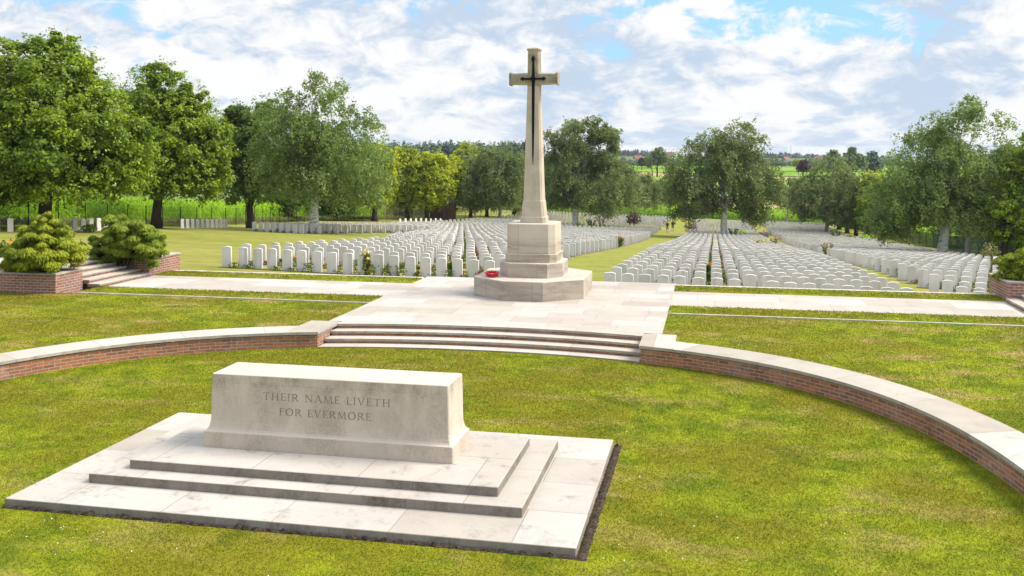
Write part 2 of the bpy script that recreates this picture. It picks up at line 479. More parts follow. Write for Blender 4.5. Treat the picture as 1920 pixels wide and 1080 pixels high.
# ------------------------------------------------------------------ plaza and curved steps
def sector(mb, x0, x1, off0, off1, z0, z1, n=40, yback=None):
    """solid between two offsets of the curve (or a straight back line)"""
    f = [curve_x(x0 + (x1 - x0) * i / n, off0) for i in range(n + 1)]
    if yback is None: bk = [curve_x(x0 + (x1 - x0) * i / n, off1) for i in range(n + 1)]
    else: bk = [(x0 + (x1 - x0) * i / n, yback) for i in range(n + 1)]
    L = 0
    for i in range(n):
        dl = math.hypot(f[i + 1][0] - f[i][0], f[i + 1][1] - f[i][1])
        a, b, c, d = f[i], f[i + 1], bk[i + 1], bk[i]
        mb.face([(*a, z1), (*b, z1), (*c, z1), (*d, z1)], [a, b, c, d] if yback else [(L, .3), (L + dl, .3), (L + dl, .7), (L, .7)])
        mb.face([(*a, z0), (*b, z0), (*b, z1), (*a, z1)], [(L, z0), (L + dl, z0), (L + dl, z1), (L, z1)])
        mb.face([(*d, z0), (*d, z1), (*c, z1), (*c, z0)], [(L, z0), (L, z1), (L + dl, z1), (L + dl, z0)])
        mb.face([(*a, z0), (*d, z0), (*c, z0), (*b, z0)], [(L, 0), (L, 1), (L + dl, 1), (L + dl, 0)])
        L += dl
    for p, q in ((f[0], bk[0]), (f[-1], bk[-1])):
        mb.face([(*p, z0), (*q, z0), (*q, z1), (*p, z1)])

SX0, SX1 = -8.72, -1.54
s = MB(); sector(s, PL0, PL1, 1.42, 0, -.2, .35, 44, 29.62); tag(s.build('plaza', M['paving']), kind='structure')
st = thing('curved_steps', 'broad curved stone steps with brick risers between the two wall ends', 'steps', (0, 0, 0))
offs = [0.0, .36, .71, 1.05]
tops = [.03, .137, .243, .353]
for i in range(4):
    o1 = offs[i + 1] + .05 if i < 3 else 1.40
    s = MB(); sector(s, SX0, SX1, offs[i], o1, tops[i] - .05, tops[i]); s.build('tread', M['tread'], st)
    if i:
        s = MB(); sector(s, SX0 + .01, SX1 - .01, offs[i] + .035, offs[i] + .3, tops[i - 1] + .001, tops[i] - .052); s.build('riser', M['brick'], st)

# ------------------------------------------------------------------ curved walls
def curved_wall(label, t0, t1, pier_x):
    t = thing('curved_wall', label, 'wall')
    n = 70
    ts = [t0 + (t1 - t0) * i / n for i in range(n + 1)]
    def ring(off0, off1, z0, z1, mat, name, parent):
        mb = MB(); L = 0
        for i in range(n):
            a, b = curve(ts[i], off0), curve(ts[i + 1], off0)
            d, c = curve(ts[i], off1), curve(ts[i + 1], off1)
            dl = math.hypot(b[0] - a[0], b[1] - a[1])
            mb.face([(*a, z0), (*b, z0), (*b, z1), (*a, z1)], [(L, z0), (L + dl, z0), (L + dl, z1), (L, z1)])
            mb.face([(*d, z0), (*d, z1), (*c, z1), (*c, z0)], [(L, z0), (L, z1), (L + dl, z1), (L + dl, z0)])
            mb.face([(*a, z1), (*b, z1), (*c, z1), (*d, z1)], [(L, .3), (L + dl, .3), (L + dl, 1.2), (L, 1.2)])
            L += dl
        for k in (0, -1):
            a, d = curve(ts[k], off0), curve(ts[k], off1)
            mb.face([(*a, z0), (*d, z0), (*d, z1), (*a, z1)], [(0, z0), (off1 - off0, z0), (off1 - off0, z1), (0, z1)])
        return mb.build(name, mat, parent)
    ring(.035, .74, -.1, .303, M['brick'], 'brickwork', t)
    ring(-.005, .80, .305, .362, M['coping'], 'coping', t)
    # end pier that flanks the steps
    xa, xb = pier_x
    p = MB(); sector(p, xa, xb, .03, 0, -.1, .301, 6, 21.0); p.build('pier', M['brick'], t)
    e = .03
    p = MB(); sector(p, xa - e, xb + e, -.008, 0, .3065, .3645, 6, 21.42); p.build('pier_coping', M['coping'], t)
    return t
tr = math.atan2(curve_x(-.85)[1] - C0[1], curve_x(-.85)[0] - C0[0])
tl = math.atan2(curve_x(-9.42)[1] - C0[1], curve_x(-9.42)[0] - C0[0])
curved_wall('low curved red brick wall with pale coping sweeping off to the right of the steps', math.radians(-35), tr + .045, (-1.52, -.85))
curved_wall('low curved red brick wall with pale coping sweeping off to the left of the steps', tl - .045, math.radians(215), (-9.42, -8.74))

# ------------------------------------------------------------------ memorial stone
alt = thing('memorial_stone', 'long pale carved stone block on three stepped slabs in the lower lawn', 'memorial', (-5.13, 12.5, 0))
def apart(mb, name, mat, parent=alt):
    o = mb.build(name, mat, parent)
    o.matrix_parent_inverse = Matrix.Translation(Vector(alt.location)).inverted()
    return o
s = MB(); s.box(-8.72, -1.49, 10.42, 14.42, -.1, .10, .008); apart(s, 'base_slab', M['slab'])
s = MB(); s.box(-8.05, -2.24, 11.14, 13.83, .102, .22, .008); apart(s, 'middle_step', M['step'])
s = MB(); s.box(-7.64, -2.60, 11.43, 13.50, .222, .34, .008); apart(s, 'upper_step', M['step'])
ax0, ax1, ay0, ay1 = -6.96, -3.37, 12.13, 13.03
prof = [(.342, 0), (.552, 0), (.56, .004), (.563, .012), (.575, .028), (.60, .045), (.64, .060), (.70, .070), (.80, .074), (1.0, .076), (1.222, .080), (1.2225, .084), (1.227, .084), (1.2275, .082), (1.337, .084), (1.345, .091)]
def rrect(x0, x1, y0, y1, z, c=.012):
    return [(x0, y0 + c, z), (x0 + c, y0, z), (x1 - c, y0, z), (x1, y0 + c, z), (x1, y1 - c, z), (x1 - c, y1, z), (x0 + c, y1, z), (x0, y1 - c, z)]
s = MB(); s.loft([rrect(ax0 + i, ax1 - i, ay0 + i, ay1 - i, z) for z, i in prof])
blk = apart(s, 'carved_block', M['altar'])

# inscription: roman capitals built from strokes, set in the face
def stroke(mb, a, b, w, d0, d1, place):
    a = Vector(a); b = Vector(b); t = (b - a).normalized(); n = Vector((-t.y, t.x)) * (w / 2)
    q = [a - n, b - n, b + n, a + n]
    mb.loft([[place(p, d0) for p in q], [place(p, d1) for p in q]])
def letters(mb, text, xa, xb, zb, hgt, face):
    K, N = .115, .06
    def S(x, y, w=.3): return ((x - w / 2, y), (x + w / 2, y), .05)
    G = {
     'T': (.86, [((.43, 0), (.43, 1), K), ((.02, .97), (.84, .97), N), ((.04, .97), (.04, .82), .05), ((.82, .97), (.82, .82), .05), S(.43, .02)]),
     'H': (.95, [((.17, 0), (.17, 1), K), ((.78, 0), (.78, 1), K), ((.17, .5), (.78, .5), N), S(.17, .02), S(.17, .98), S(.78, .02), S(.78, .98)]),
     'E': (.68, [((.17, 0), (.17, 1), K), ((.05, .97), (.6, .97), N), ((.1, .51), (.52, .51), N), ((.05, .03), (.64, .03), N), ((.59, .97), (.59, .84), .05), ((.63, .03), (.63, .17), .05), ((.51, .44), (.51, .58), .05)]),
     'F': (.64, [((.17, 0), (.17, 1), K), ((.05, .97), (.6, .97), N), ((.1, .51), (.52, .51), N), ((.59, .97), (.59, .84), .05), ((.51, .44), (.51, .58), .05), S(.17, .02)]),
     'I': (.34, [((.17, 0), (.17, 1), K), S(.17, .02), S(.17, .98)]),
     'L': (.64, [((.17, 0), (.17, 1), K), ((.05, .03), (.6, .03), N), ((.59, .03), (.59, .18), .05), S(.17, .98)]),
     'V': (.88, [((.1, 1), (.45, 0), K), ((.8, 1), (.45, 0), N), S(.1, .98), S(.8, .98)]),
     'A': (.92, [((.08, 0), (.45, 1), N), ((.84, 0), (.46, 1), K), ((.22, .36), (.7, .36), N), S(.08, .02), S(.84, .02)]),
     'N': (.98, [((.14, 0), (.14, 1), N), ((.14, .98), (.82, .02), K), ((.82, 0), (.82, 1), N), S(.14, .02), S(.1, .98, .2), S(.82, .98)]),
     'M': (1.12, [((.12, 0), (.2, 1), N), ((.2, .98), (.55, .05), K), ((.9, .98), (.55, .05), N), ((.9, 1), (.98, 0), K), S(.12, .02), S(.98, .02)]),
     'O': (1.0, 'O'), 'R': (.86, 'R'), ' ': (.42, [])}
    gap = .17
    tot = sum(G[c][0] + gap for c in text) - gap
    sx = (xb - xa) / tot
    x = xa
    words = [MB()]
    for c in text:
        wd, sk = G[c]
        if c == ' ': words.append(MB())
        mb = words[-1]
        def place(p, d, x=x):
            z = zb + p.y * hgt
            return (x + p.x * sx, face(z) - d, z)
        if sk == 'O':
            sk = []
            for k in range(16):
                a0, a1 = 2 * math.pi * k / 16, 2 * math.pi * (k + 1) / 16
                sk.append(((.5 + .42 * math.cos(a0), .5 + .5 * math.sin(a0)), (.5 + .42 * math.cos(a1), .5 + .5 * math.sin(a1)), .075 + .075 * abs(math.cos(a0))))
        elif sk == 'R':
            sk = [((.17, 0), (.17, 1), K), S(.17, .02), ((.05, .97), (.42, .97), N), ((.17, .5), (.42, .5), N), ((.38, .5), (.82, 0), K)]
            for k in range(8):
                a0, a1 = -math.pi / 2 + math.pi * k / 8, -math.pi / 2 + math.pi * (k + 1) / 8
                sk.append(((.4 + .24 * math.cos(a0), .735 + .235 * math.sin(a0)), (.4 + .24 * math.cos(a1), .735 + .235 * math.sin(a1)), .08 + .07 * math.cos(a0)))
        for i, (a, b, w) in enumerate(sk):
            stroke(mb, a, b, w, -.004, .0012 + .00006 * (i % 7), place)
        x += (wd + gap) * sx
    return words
def face(z):
    zz = [p[0] for p in prof]; ii = [p[1] for p in prof]
    return ay0 + float(np.interp(z, zz, ii))
def xat(px, Y):
    u = (px - CX) / F
    return Y * (u * FV[1] - RV[1]) / (RV[0] - u * FV[0])
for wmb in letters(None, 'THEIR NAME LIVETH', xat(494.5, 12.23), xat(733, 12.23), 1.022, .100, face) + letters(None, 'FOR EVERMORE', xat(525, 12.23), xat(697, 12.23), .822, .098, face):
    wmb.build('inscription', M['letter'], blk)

# soil edging around the slab: rough dark earth
def soil_strip(x0, x1, y0, y1):
    nx, ny = max(3, int((x1 - x0) / .04)), max(3, int((y1 - y0) / .04))
    vs, fs = [], []
    for j in range(ny + 1):
        for i in range(nx + 1):
            e = (i in (0, nx)) or (j in (0, ny))
            vs.append((x0 + (x1 - x0) * i / nx + RNG.normal() * .006, y0 + (y1 - y0) * j / ny + RNG.normal() * .006, .004 if e else .012 + abs(RNG.normal()) * .016))
    for j in range(ny):
        for i in range(nx):
            a = j * (nx + 1) + i; fs.append((a, a + 1, a + nx + 2, a + nx + 1))
    tag(indexed_mesh('soil_bed', vs, fs, M['soil']), kind='structure')
soil_strip(-1.485, -1.365, 10.34, 14.47)
soil_strip(-8.72, -1.488, 10.352, 10.416)

# ------------------------------------------------------------------ memorial cross
CXC, CYC = -5.07, 27.03
crs = thing('memorial_cross', 'tall pale stone cross with dark bronze sword on an octagonal pedestal', 'cross', (CXC, CYC, .35))
def cpart(mb, name, mat, parent=None, smooth=False):
    o = mb.build(name, mat, parent or crs, smooth)
    o.matrix_parent_inverse = Matrix.Translation(Vector(crs.location)).inverted()
    return o
def octo(hx, hy, cx, cy, z):
    x, y = CXC, CYC
    return [(x - hx, y - hy + cy, z), (x - hx + cx, y - hy, z), (x + hx - cx, y - hy, z), (x + hx, y - hy + cy, z), (x + hx, y + hy - cy, z), (x + hx - cx, y + hy, z), (x - hx + cx, y + hy, z), (x - hx, y + hy - cy, z)]
def tier(name, hx, hy, cx, cy, z0, z1, mat):
    s = MB(); s.loft([octo(hx, hy, cx, cy, z0), octo(hx, hy, cx, cy, z1 - .012), octo(hx - .012, hy - .012, cx, cy, z1)]); return cpart(s, name, mat)
tier('lower_tier', 1.55, 1.70, 1.0, .76, .30, .882, M['crossbase'])
tier('middle_tier', .90, .955, .36, .46, .884, 1.282, M['crossbase'])
tier('pedestal_foot', .735, .73, .17, .17, 1.284, 1.52, M['pedestal'])
tier('pedestal', .69, .685, .17, .17, 1.522, 2.36, M['pedestal'])
# shaft: chamfered, tapering
def ch(hx, hy, c, z): return octo(hx, hy, c, c, z)
s = MB(); s.loft([ch(.365, .33, .07, 2.362), ch(.365, .33, .07, 2.52), ch(.335, .31, .07, 2.54), ch(.295, .28, .065, 2.98), ch(.282, .268, .062, 3.0), ch(.262, .25, .06, 3.45), ch(.235, .225, .055, 4.4), ch(.205, .20, .05, 5.4), ch(.178, .178, .045, 6.26)])
cpart(s, 'shaft', M['cross'])
s = MB(); s.loft([ch(.178, .178, .045, 6.262), ch(.176, .176, .045, 6.62), ch(.165, .165, .04, 7.22), ch(.163, .163, .04, 7.26)])
cpart(s, 'cross_head', M['crosstop'])
s = MB(); s.loft([ch(.165, .165, .04, 7.262), ch(.192, .192, .045, 7.30), ch(.192, .192, .045, 7.335), ch(.12, .12, .03, 7.375), ch(.03, .03, .008, 7.385)])
cpart(s, 'cap', M['crosstop'])
for sg in (-1, 1):
    s = MB()
    def arm(x, hz, hy, c=.035, zc=6.475):
        X = CXC + sg * x
        return [(X, CYC - hy, zc - hz + c), (X, CYC - hy + c, zc - hz), (X, CYC + hy - c, zc - hz), (X, CYC + hy, zc - hz + c), (X, CYC + hy, zc + hz - c), (X, CYC + hy - c, zc + hz), (X, CYC - hy + c, zc + hz), (X, CYC - hy, zc + hz - c)]
    s.loft([arm(.15, .172, .168), arm(.58, .158, .158), arm(.655, .160, .16), arm(.672, .19, .185), arm(.70, .192, .187), arm(.712, .17, .165)])
    cpart(s, 'cross_arm', M['crosstop'])
# bronze sword, point down
def shaft_front(z): return CYC - float(np.interp(z, [3.45, 4.4, 5.4, 6.26, 7.26], [.25, .225, .20, .178, .163]))
s = MB()
ring = []
for z, w in ((4.02, .004), (4.3, .022), (5.2, .038), (6.3, .044), (6.46, .048), (6.7, .040), (7.0, .030)):
    y = shaft_front(z) - .003
    ring.append([(CXC - w, y, z), (CXC, y - .035, z), (CXC + w, y, z), (CXC, y + .004, z)])
s.loft(ring)
def diamond(mb, c, axis, L, w):
    c = Vector(c); a = Vector(axis); b = Vector((0, 0, 1)) if abs(a.z) < .5 else Vector((1, 0, 0)); n = Vector((0, -1, 0))
    mb.loft([[c + a * t + b * k * r + n * q * r * .6 for k, q in ((-1, 0), (-.6, .8), (.6, .8), (1, 0), (.6, -.3), (-.6, -.3))] for t, r in ((-.5 * L, w * .35), (-.2 * L, w), (.05 * L, w * .9), (.5 * L, .003))])
diamond(s, (CXC, shaft_front(7.05) - .03, 7.06), (0, 0, 1), .17, .055)
yg = CYC - .20
s.box(CXC - .30, CXC + .30, yg - .03, yg + .032, 6.445, 6.495, .008)
for sg in (-1, 1): diamond(s, (CXC + sg * .315, yg - .012, 6.47), (sg, 0, 0), .13, .055)
s.box(CXC - .062, CXC + .062, yg - .045, yg + .028, 6.415, 6.525, .01)
cpart(s, 'sword', M['bronze'])

# poppy wreath lying against the middle tier
wc = (CXC - 1.03, CYC - .93, .884)
wr = thing('poppy_wreath', 'round red poppy wreath lying on the lowest tier of the cross', 'wreath', wc)
def torus(mb, R, r, z, n=24, m=8, lump=.0, seed=1, tilt=0):
    rg = np.random.default_rng(seed); rings = []
    for i in range(n + 1):
        a = 2 * math.pi * (i % n) / n; rr = r
        rings.append([((R + rr * math.cos(b)) * math.cos(a), (R + rr * math.cos(b)) * math.sin(a), z + rr * math.sin(b)) for b in [2 * math.pi * k / m for k in range(m)]])
    mb.loft(rings, False, False)
s = MB(); torus(s, .16, .05, .05); s.build('ring', M['red'], wr, True)
for i in range(20):
    a = 2 * math.pi * i / 20 + RNG.normal() * .06; rr = .17 + (.035 if i % 2 else -.025)
    c = Vector((rr * math.cos(a), rr * math.sin(a), .095))
    s = MB()
    for k in range(4):
        b = math.pi / 2 * k + a
        t = Vector((math.cos(b), math.sin(b), 0)); n = Vector((-math.sin(b), math.cos(b), 0))
        s.face([c, c + t * .02 - n * .02 + Vector((0, 0, .01)), c + t * .048 - n * .022 + Vector((0, 0, .022)), c + t * .055 + Vector((0, 0, .012)), c + t * .048 + n * .022 + Vector((0, 0, .022)), c + t * .02 + n * .02 + Vector((0, 0, .01))])
    s.box(c.x - .008, c.x + .008, c.y - .008, c.y + .008, c.z + .002, c.z + .014, mi=1)
    s.build('poppy', [M['red'], M['black']], wr)
s = MB(); torus(s, .150, .052, .055, 20, 7); s.build('petal_bank', M['red'], wr, True)
s = MB(); s.loft([[(.07 * math.cos(q), .07 * math.sin(q), z) for q in [2 * math.pi * k / 14 for k in range(14)]] for z in (.05, .062)]); s.build('centre_card', M['white'], wr)
wr.rotation_euler = (math.radians(9), 0, math.radians(20)); wr.location.z += .03; wr.scale = (.88, .88, .8)

# ------------------------------------------------------------------ planters and side steps
def planter(label, x0, x1, y0, y1, h, hole=True, lowx=None):
    t = thing('brick_planter', label, 'planter', ((x0 + x1) / 2, (y0 + y1) / 2, .32))
    inv = Matrix.Translation(Vector(t.location)).inverted()
    w = .24
    s = MB(); b = MB(); c = MB()
    for (a0, a1, b0, b1) in ((x0, x1, y0, y0 + w), (x0, x1, y1 - w, y1), (x0, x0 + w, y0 + w + .002, y1 - w - .002), (x1 - w, x1, y0 + w + .002, y1 - w - .002)):
        s.box(a0, a1, b0, b1, -1.0, h - .05)
        e = .02
        c.box(a0 - (e if a0 == x0 else 0), a1 + (e if a1 == x1 else 0), b0 - (e if b0 == y0 else 0), b1 + (e if b1 == y1 else 0), h - .048, h, .006)
    b.box(x0 + w + .002, x1 - w - .002, y0 + w + .002, y1 - w - .002, -.6, h - .07)
    for mb, nm, mt in ((s, 'brickwork', M['brickp']), (c, 'coping', M['coping']), (b, 'soil', M['soilbed'])):
        o = mb.build(nm, mt, t); o.matrix_parent_inverse = inv
    return t
planter('red brick planter under the conical golden shrub at the left edge', -24.5, -18.42, 24.02, 25.22, .90)
planter('red brick planter under the rounded golden shrub behind the side steps', -21.5, -17.95, 27.92, 29.75, .90)
planter('red brick planter under the clipped golden shrub at the right edge', 7.72, 11.5, 27.92, 29.75, .90)
def side_steps(label, xs, sg):
    t = thing('side_steps', label, 'steps', (xs, 26.6, .342))
    inv = Matrix.Translation(Vector(t.location)).inverted()
    for i in range(5):
        x0 = xs + sg * .36 * i; x1 = xs + sg * (.36 * (i + 1) + .08) if i < 4 else xs + sg * 5
        z = .342 + .112 * (i + 1)
        s = MB(); s.box(min(x0, x1), max(x0, x1), 25.24, 27.9, z - .055, z, .008); o = s.build('tread', M['tread'], t); o.matrix_parent_inverse = inv
        s = MB(); a, b = x0 + sg * .03, xs + sg * (.36 * (i + 1) + .06); s.box(min(a, b), max(a, b), 25.25, 27.89, z - .112, z - .057); o = s.build('riser', M['brickp'], t); o.matrix_parent_inverse = inv
side_steps('flight of pale side steps between the two shrub planters on the left', -17.85, -1)
side_steps('flight of pale side steps at the far right edge of the paved path', 7.65, 1)

# ------------------------------------------------------------------ leaf machinery
def frames(nrm, rng):
    nrm = nrm / np.linalg.norm(nrm, axis=1, keepdims=True)
    a = rng.normal(size=nrm.shape); a -= (a * nrm).sum(1, keepdims=True) * nrm
    a /= np.linalg.norm(a, axis=1, keepdims=True)
    return nrm, a, np.cross(nrm, a)
def leaf_quads(P, nrm, size, rng, aspect=.62, axis=None):
    n, a, b = frames(nrm, rng)
    if axis is not None:
        a = axis / np.linalg.norm(axis, axis=1, keepdims=True)
        b = np.cross(n, a); b /= np.linalg.norm(b, axis=1, keepdims=True) + 1e-9
    L = (size * rng.uniform(.65, 1.3, len(P)))[:, None] * .5; W = L * aspect
    q = np.stack([P - a * L, P + b * W + n * L * .15, P + a * L, P - b * W + n * L * .15], 1)
    return q.reshape(-1, 3)
def rand_dir(n, rng):
    v = rng.normal(size=(n, 3)); return v / np.linalg.norm(v, axis=1, keepdims=True)

def lobes_from(boxes, d, depth=.95):
    """photo outlines (left, top, right, bottom) at depth d -> ellipsoids standing in the world"""
    out = []
    for l, t, r, b in boxes:
        c = at((l + r) / 2, (t + b) / 2, d)
        out.append((np.array(c), (r - l) / 2 * d / F, (b - t) / 2 * d / F, depth))
    return out

def boxy(D, p=3.2):
    return D / (np.abs(D) ** p).sum(1, keepdims=True) ** (1 / p)

def broad_crown(name, lobes, n, leaf, mat, parent, rng, csize=.17, fill=.25):
    vol = np.array([a * b for _, a, b, _ in lobes]); Vs = []; Rs = []
    for (c, a, b, dp), w in zip(lobes, vol / vol.sum()):
        k = max(14, int(230 * (w ** .5)))
        D = boxy(rand_dir(k, rng), 2.6)
        rad = rng.uniform(.5, .96, k); rad[: int(k * fill)] *= rng.uniform(.3, .8, int(k * fill))
        CC = c + D * rad[:, None] * np.array([a, a * dp, b])
        cr = csize * (a * a * b) ** (1 / 3) * rng.uniform(.65, 1.25, k)
        per = np.maximum(20, (n * w * cr ** 2 / (cr ** 2).sum()).astype(int))
        for i in range(k):
            m = per[i]
            dd = rand_dir(m, rng); dd[:, 2] = np.where(rng.random(m) < .55, np.abs(dd[:, 2]), dd[:, 2])
            rr = cr[i] * rng.uniform(.45, 1.0, m) ** .6 * rng.uniform(.75, 1.22, m)
            P = CC[i] + dd * rr[:, None] * np.array([1.12, 1.12, .78])
            N = dd + np.array([0, 0, .55]) + rng.normal(size=(m, 3)) * .55
            Vs.append(leaf_quads(P, N, leaf, rng)); Rs.append(np.clip(rng.normal(.5, .2, m) + rng.normal() * .16, 0, 1))
        # loose twigs between the clumps: short runs of leaves
        q = max(4, int(n * w * .17 / 12))
        D = boxy(rand_dir(q, rng), 2.6); S0 = c + D * rng.uniform(.6, 1.03, q)[:, None] * np.array([a, a * dp, b])
        ax = D * np.array([1, 1, .3]) + rng.normal(size=(q, 3)) * .5; ax /= np.linalg.norm(ax, axis=1, keepdims=True)
        ii = np.repeat(np.arange(q), 12); P = S0[ii] + ax[ii] * (rng.random(len(ii)) * .085 * (a * a * b) ** (1 / 3) * 2)[:, None] + rng.normal(size=(len(ii), 3)) * leaf * .5
        Vs.append(leaf_quads(P, D[ii] + np.array([0, 0, .6]) + rng.normal(size=(len(ii), 3)) * .6, leaf, rng)); Rs.append(rng.random(len(ii)))
    return fast_mesh(name, np.concatenate(Vs), 4, mat, parent, np.concatenate(Rs))

def birch_crown(name, lobes, n, leaf, mat, parent, rng, droop=1.0, base=None, clear=2.6):
    vol = np.array([a * b for _, a, b, _ in lobes]); Vs = []; Rs = []
    for (c, a, b, dp), w in zip(lobes, vol / vol.sum()):
        k = max(12, int(110 * w ** .5))
        D = boxy(rand_dir(k, rng), 2.6)
        CC = c + D * (rng.uniform(.15, 1, k) ** .45)[:, None] * np.array([a, a * dp, b]) * .93
        per = rng.uniform(.4, 1.5, k); per = np.maximum(12, (n * w * per / per.sum()).astype(int))
        sc = (a * a * b) ** (1 / 3)
        for i in range(k):
            m = per[i]; ns = max(3, m // 16)
            s0 = CC[i] + rng.normal(size=(ns, 3)) * sc * np.array([.13, .13, .10])
            # sprays rise outward on top of the crown and hang lower down
            hgt = (CC[i][2] - c[2]) / b
            L = sc * rng.uniform(.12, .42, ns) * droop
            out = (CC[i] - c); out = out / (np.linalg.norm(out) + 1e-6)
            dirn = np.array([out[0] * .55, out[1] * .55, -1.0 + .9 * max(0, hgt)]) + rng.normal(size=(ns, 3)) * .22
            which = rng.integers(0, ns, m); t = rng.random(m)
            P = s0[which] + dirn[which] * (L[which] * t)[:, None] + rng.normal(size=(m, 3)) * leaf * .55
            if base is not None:
                r_ = np.hypot(P[:, 0] - base[0], P[:, 1] - base[1]); ok = P[:, 2] > base[2] + np.where(r_ < 3.4, clear + .5 - .35 * r_ + 1.2 * rng.random(m), 1.1 + 1.2 * rng.random(m))
                P = P[ok]; m = len(P)
                if m == 0: continue
            N = rand_dir(m, rng) + out * .5 + np.array([0, 0, .35])
            Vs.append(leaf_quads(P, N, leaf, rng, .66)); Rs.append(np.clip(rng.normal(.5, .22, m) + rng.normal() * .14, 0, 1))
    return fast_mesh(name, np.concatenate(Vs), 4, mat, parent, np.concatenate(Rs))

def trunk_mesh(base, top, r0, lobes, mat, parent, rng, limbs=9, birch=False, fork=None):
    mb = MB(); b = Vector(base); tp = Vector(top)
    def path(p, q, n, wob):
        pts = []
        for i in range(n + 1):
            t = i / n
            v = p.lerp(q, t) + Vector(rng.normal(size=3)) * wob * math.sin(math.pi * t)
            pts.append(v)
        return pts
    hh = (tp - b).length
    pts = path(b - Vector((0, 0, .4)), tp, 8, hh * .012)
    pts[0] = b - Vector((0, 0, .4))
    mb.tube(pts, [r0 * 1.45] + [r0 * (1.08 - .95 * (i / 8) ** .9) + .02 for i in range(1, 9)], 9)
    for i in range(limbs):
        c, a, bb, dp = lobes[rng.integers(len(lobes))]
        t = rng.uniform(.22, .75)
        st_ = b.lerp(tp, t)
        dv = rand_dir(1, rng)[0]; dv[2] = abs(dv[2]) * .8 + .1
        en = Vector(c + dv * np.array([a, a * dp, bb]) * rng.uniform(.55, .85))
        if en.z < st_.z + .3: en.z = st_.z + .3 + rng.random() * hh * .15
        mid = st_.lerp(en, .5) + Vector((0, 0, (en - st_).length * .10))
        r = r0 * (1 - t) * .62 + .03
        q = [st_, st_.lerp(mid, .5) + Vector(rng.normal(size=3)) * .08, mid, mid.lerp(en, .5) + Vector(rng.normal(size=3)) * .12, en]
        mb.tube(q, [r, r * .8, r * .6, r * .38, r * .12 + .008], 6)
        for k in range(2):
            e2 = mid + Vector(rand_dir(1, rng)[0]) * (en - mid).length * .7 + Vector((0, 0, .3))
            mb.tube([mid, mid.lerp(e2, .5) + Vector((0, 0, .15)), e2], [r * .42, r * .25, r * .08 + .006], 5)
    return mb.build('trunk', mat, parent, True)

def tree(label, kind, base_px, boxes, n, leaf, mat, seed, r0=.3, bark='bark', group='trees of the cemetery', droop=1.0, name=None, d=None, limbs=9, csize=.17, lean=None):
    rng = np.random.default_rng(seed)
    if d is None: X, Y, Z, d = hit(*base_px)
    else: X, Y, Z = at(*base_px, d); Z = float(ground(X, Y)) if d < 900 else Z
    t = thing(name or {'lime': 'linden_tree', 'birch': 'birch_tree'}[kind], label, 'tree', (X, Y, Z), 0, group)
    inv = Matrix.Translation(Vector(t.location)).inverted()
    lobes = lobes_from(boxes, d)
    zt = max(c[2] + .2 * b for c, a, b, _ in lobes)
    wsum = sum(a * a * b for _, a, b, _ in lobes)
    mx = sum(c[:2] * (a * a * b) for c, a, b, _ in lobes) / wsum
    o = trunk_mesh((X, Y, Z), (X * .5 + mx[0] * .5, Y * .5 + mx[1] * .5, zt), r0, lobes, M[bark], t, rng, limbs)
    o.matrix_parent_inverse = inv
    if kind == 'lime': o = broad_crown('crown', lobes, int(n * 1.25), leaf, M[mat], t, rng, csize)
    else: o = birch_crown('crown', lobes, n, leaf, M[mat], t, rng, droop, (X, Y, Z))
    o.matrix_parent_inverse = inv
    return t

GL = 'trees along the left fence'
tree('largest linden at the left edge, its dark trunk behind the conical shrub', 'lime', (85, 432), [(-90, 85, 215, 330), (-70, 175, 268, 385), (25, 54, 165, 200), (140, 205, 284, 372), (120, 130, 225, 300), (-80, 250, 120, 380), (60, 300, 284, 376)], 135000, .215, 'lime', 1, .42, group=GL, csize=.155)
tree('second linden from the left edge with a rounded top and a bare leaning trunk', 'lime', (293, 428), [(222, 116, 368, 270), (214, 175, 410, 372), (335, 205, 437, 382), (300, 160, 400, 300), (228, 295, 420, 370)], 92000, .225, 'lime', 2, .40, group=GL, csize=.155)
tree('dark green linden with near-black trunk half hidden behind the big left birch', 'lime', (470, 428), [(395, 215, 520, 385), (430, 182, 560, 378), (410, 190, 470, 300)], 50000, .25, 'limedark', 3, .38, group=GL)
tree('large white-trunked birch at the head of the left grave rows', 'birch', (588, 437), [(468, 165, 610, 362), (540, 138, 660, 320), (570, 185, 722, 378), (500, 230, 735, 385)], 52000, .21, 'birchg', 4, .42, 'birchbark', 'birches among the graves', limbs=14)
tree('low linden seen under the left side of the big left birch', 'lime', (545, 415), [(490, 300, 600, 398)], 15000, .38, 'limedark', 5, .38, group=GL)
tree('linden directly behind the right half of the big left birch', 'lime', (628, 413), [(570, 290, 700, 397)], 28000, .40, 'limedark', 6, .40, group=GL)
tree('yellow-green linden emerging right of the big left birch', 'lime', (703, 415), [(650, 268, 742, 392)], 22000, .38, 'limeyel', 7, .42, group=GL)
tree('yellow-green linden with the pointed top left of the brick shelter', 'lime', (765, 412), [(712, 275, 790, 394)], 22000, .38, 'limeyel', 8, .40, group=GL)
tree('round yellow-green linden growing in front of the brick shelter', 'lime', (800, 413), [(750, 283, 852, 394)], 28000, .38, 'limeyel', 9, .40, group=GL)
tree('narrow yellow-green linden just right of the brick shelter', 'lime', (850, 410), [(826, 294, 872, 394)], 14000, .40, 'limeyel', 10, .38, group=GL)
tree('dull green tree with thin dark trunk beside the narrow yellow-green linden', 'lime', (882, 408), [(860, 296, 918, 396)], 14000, .40, 'limedark', 11, .34, group=GL)
tree('dull green tree second to the right of the narrow yellow-green linden', 'lime', (912, 406), [(890, 282, 950, 396)], 15000, .40, 'limedark', 12, .34, group=GL)
tree('wide grey-green birch with pale slim trunk left of the cross shaft', 'birch', (937, 415), [(868, 272, 960, 400), (900, 256, 992, 405)], 46000, .30, 'birch', 13, .30, 'greybark', 'birches among the graves', limbs=10)
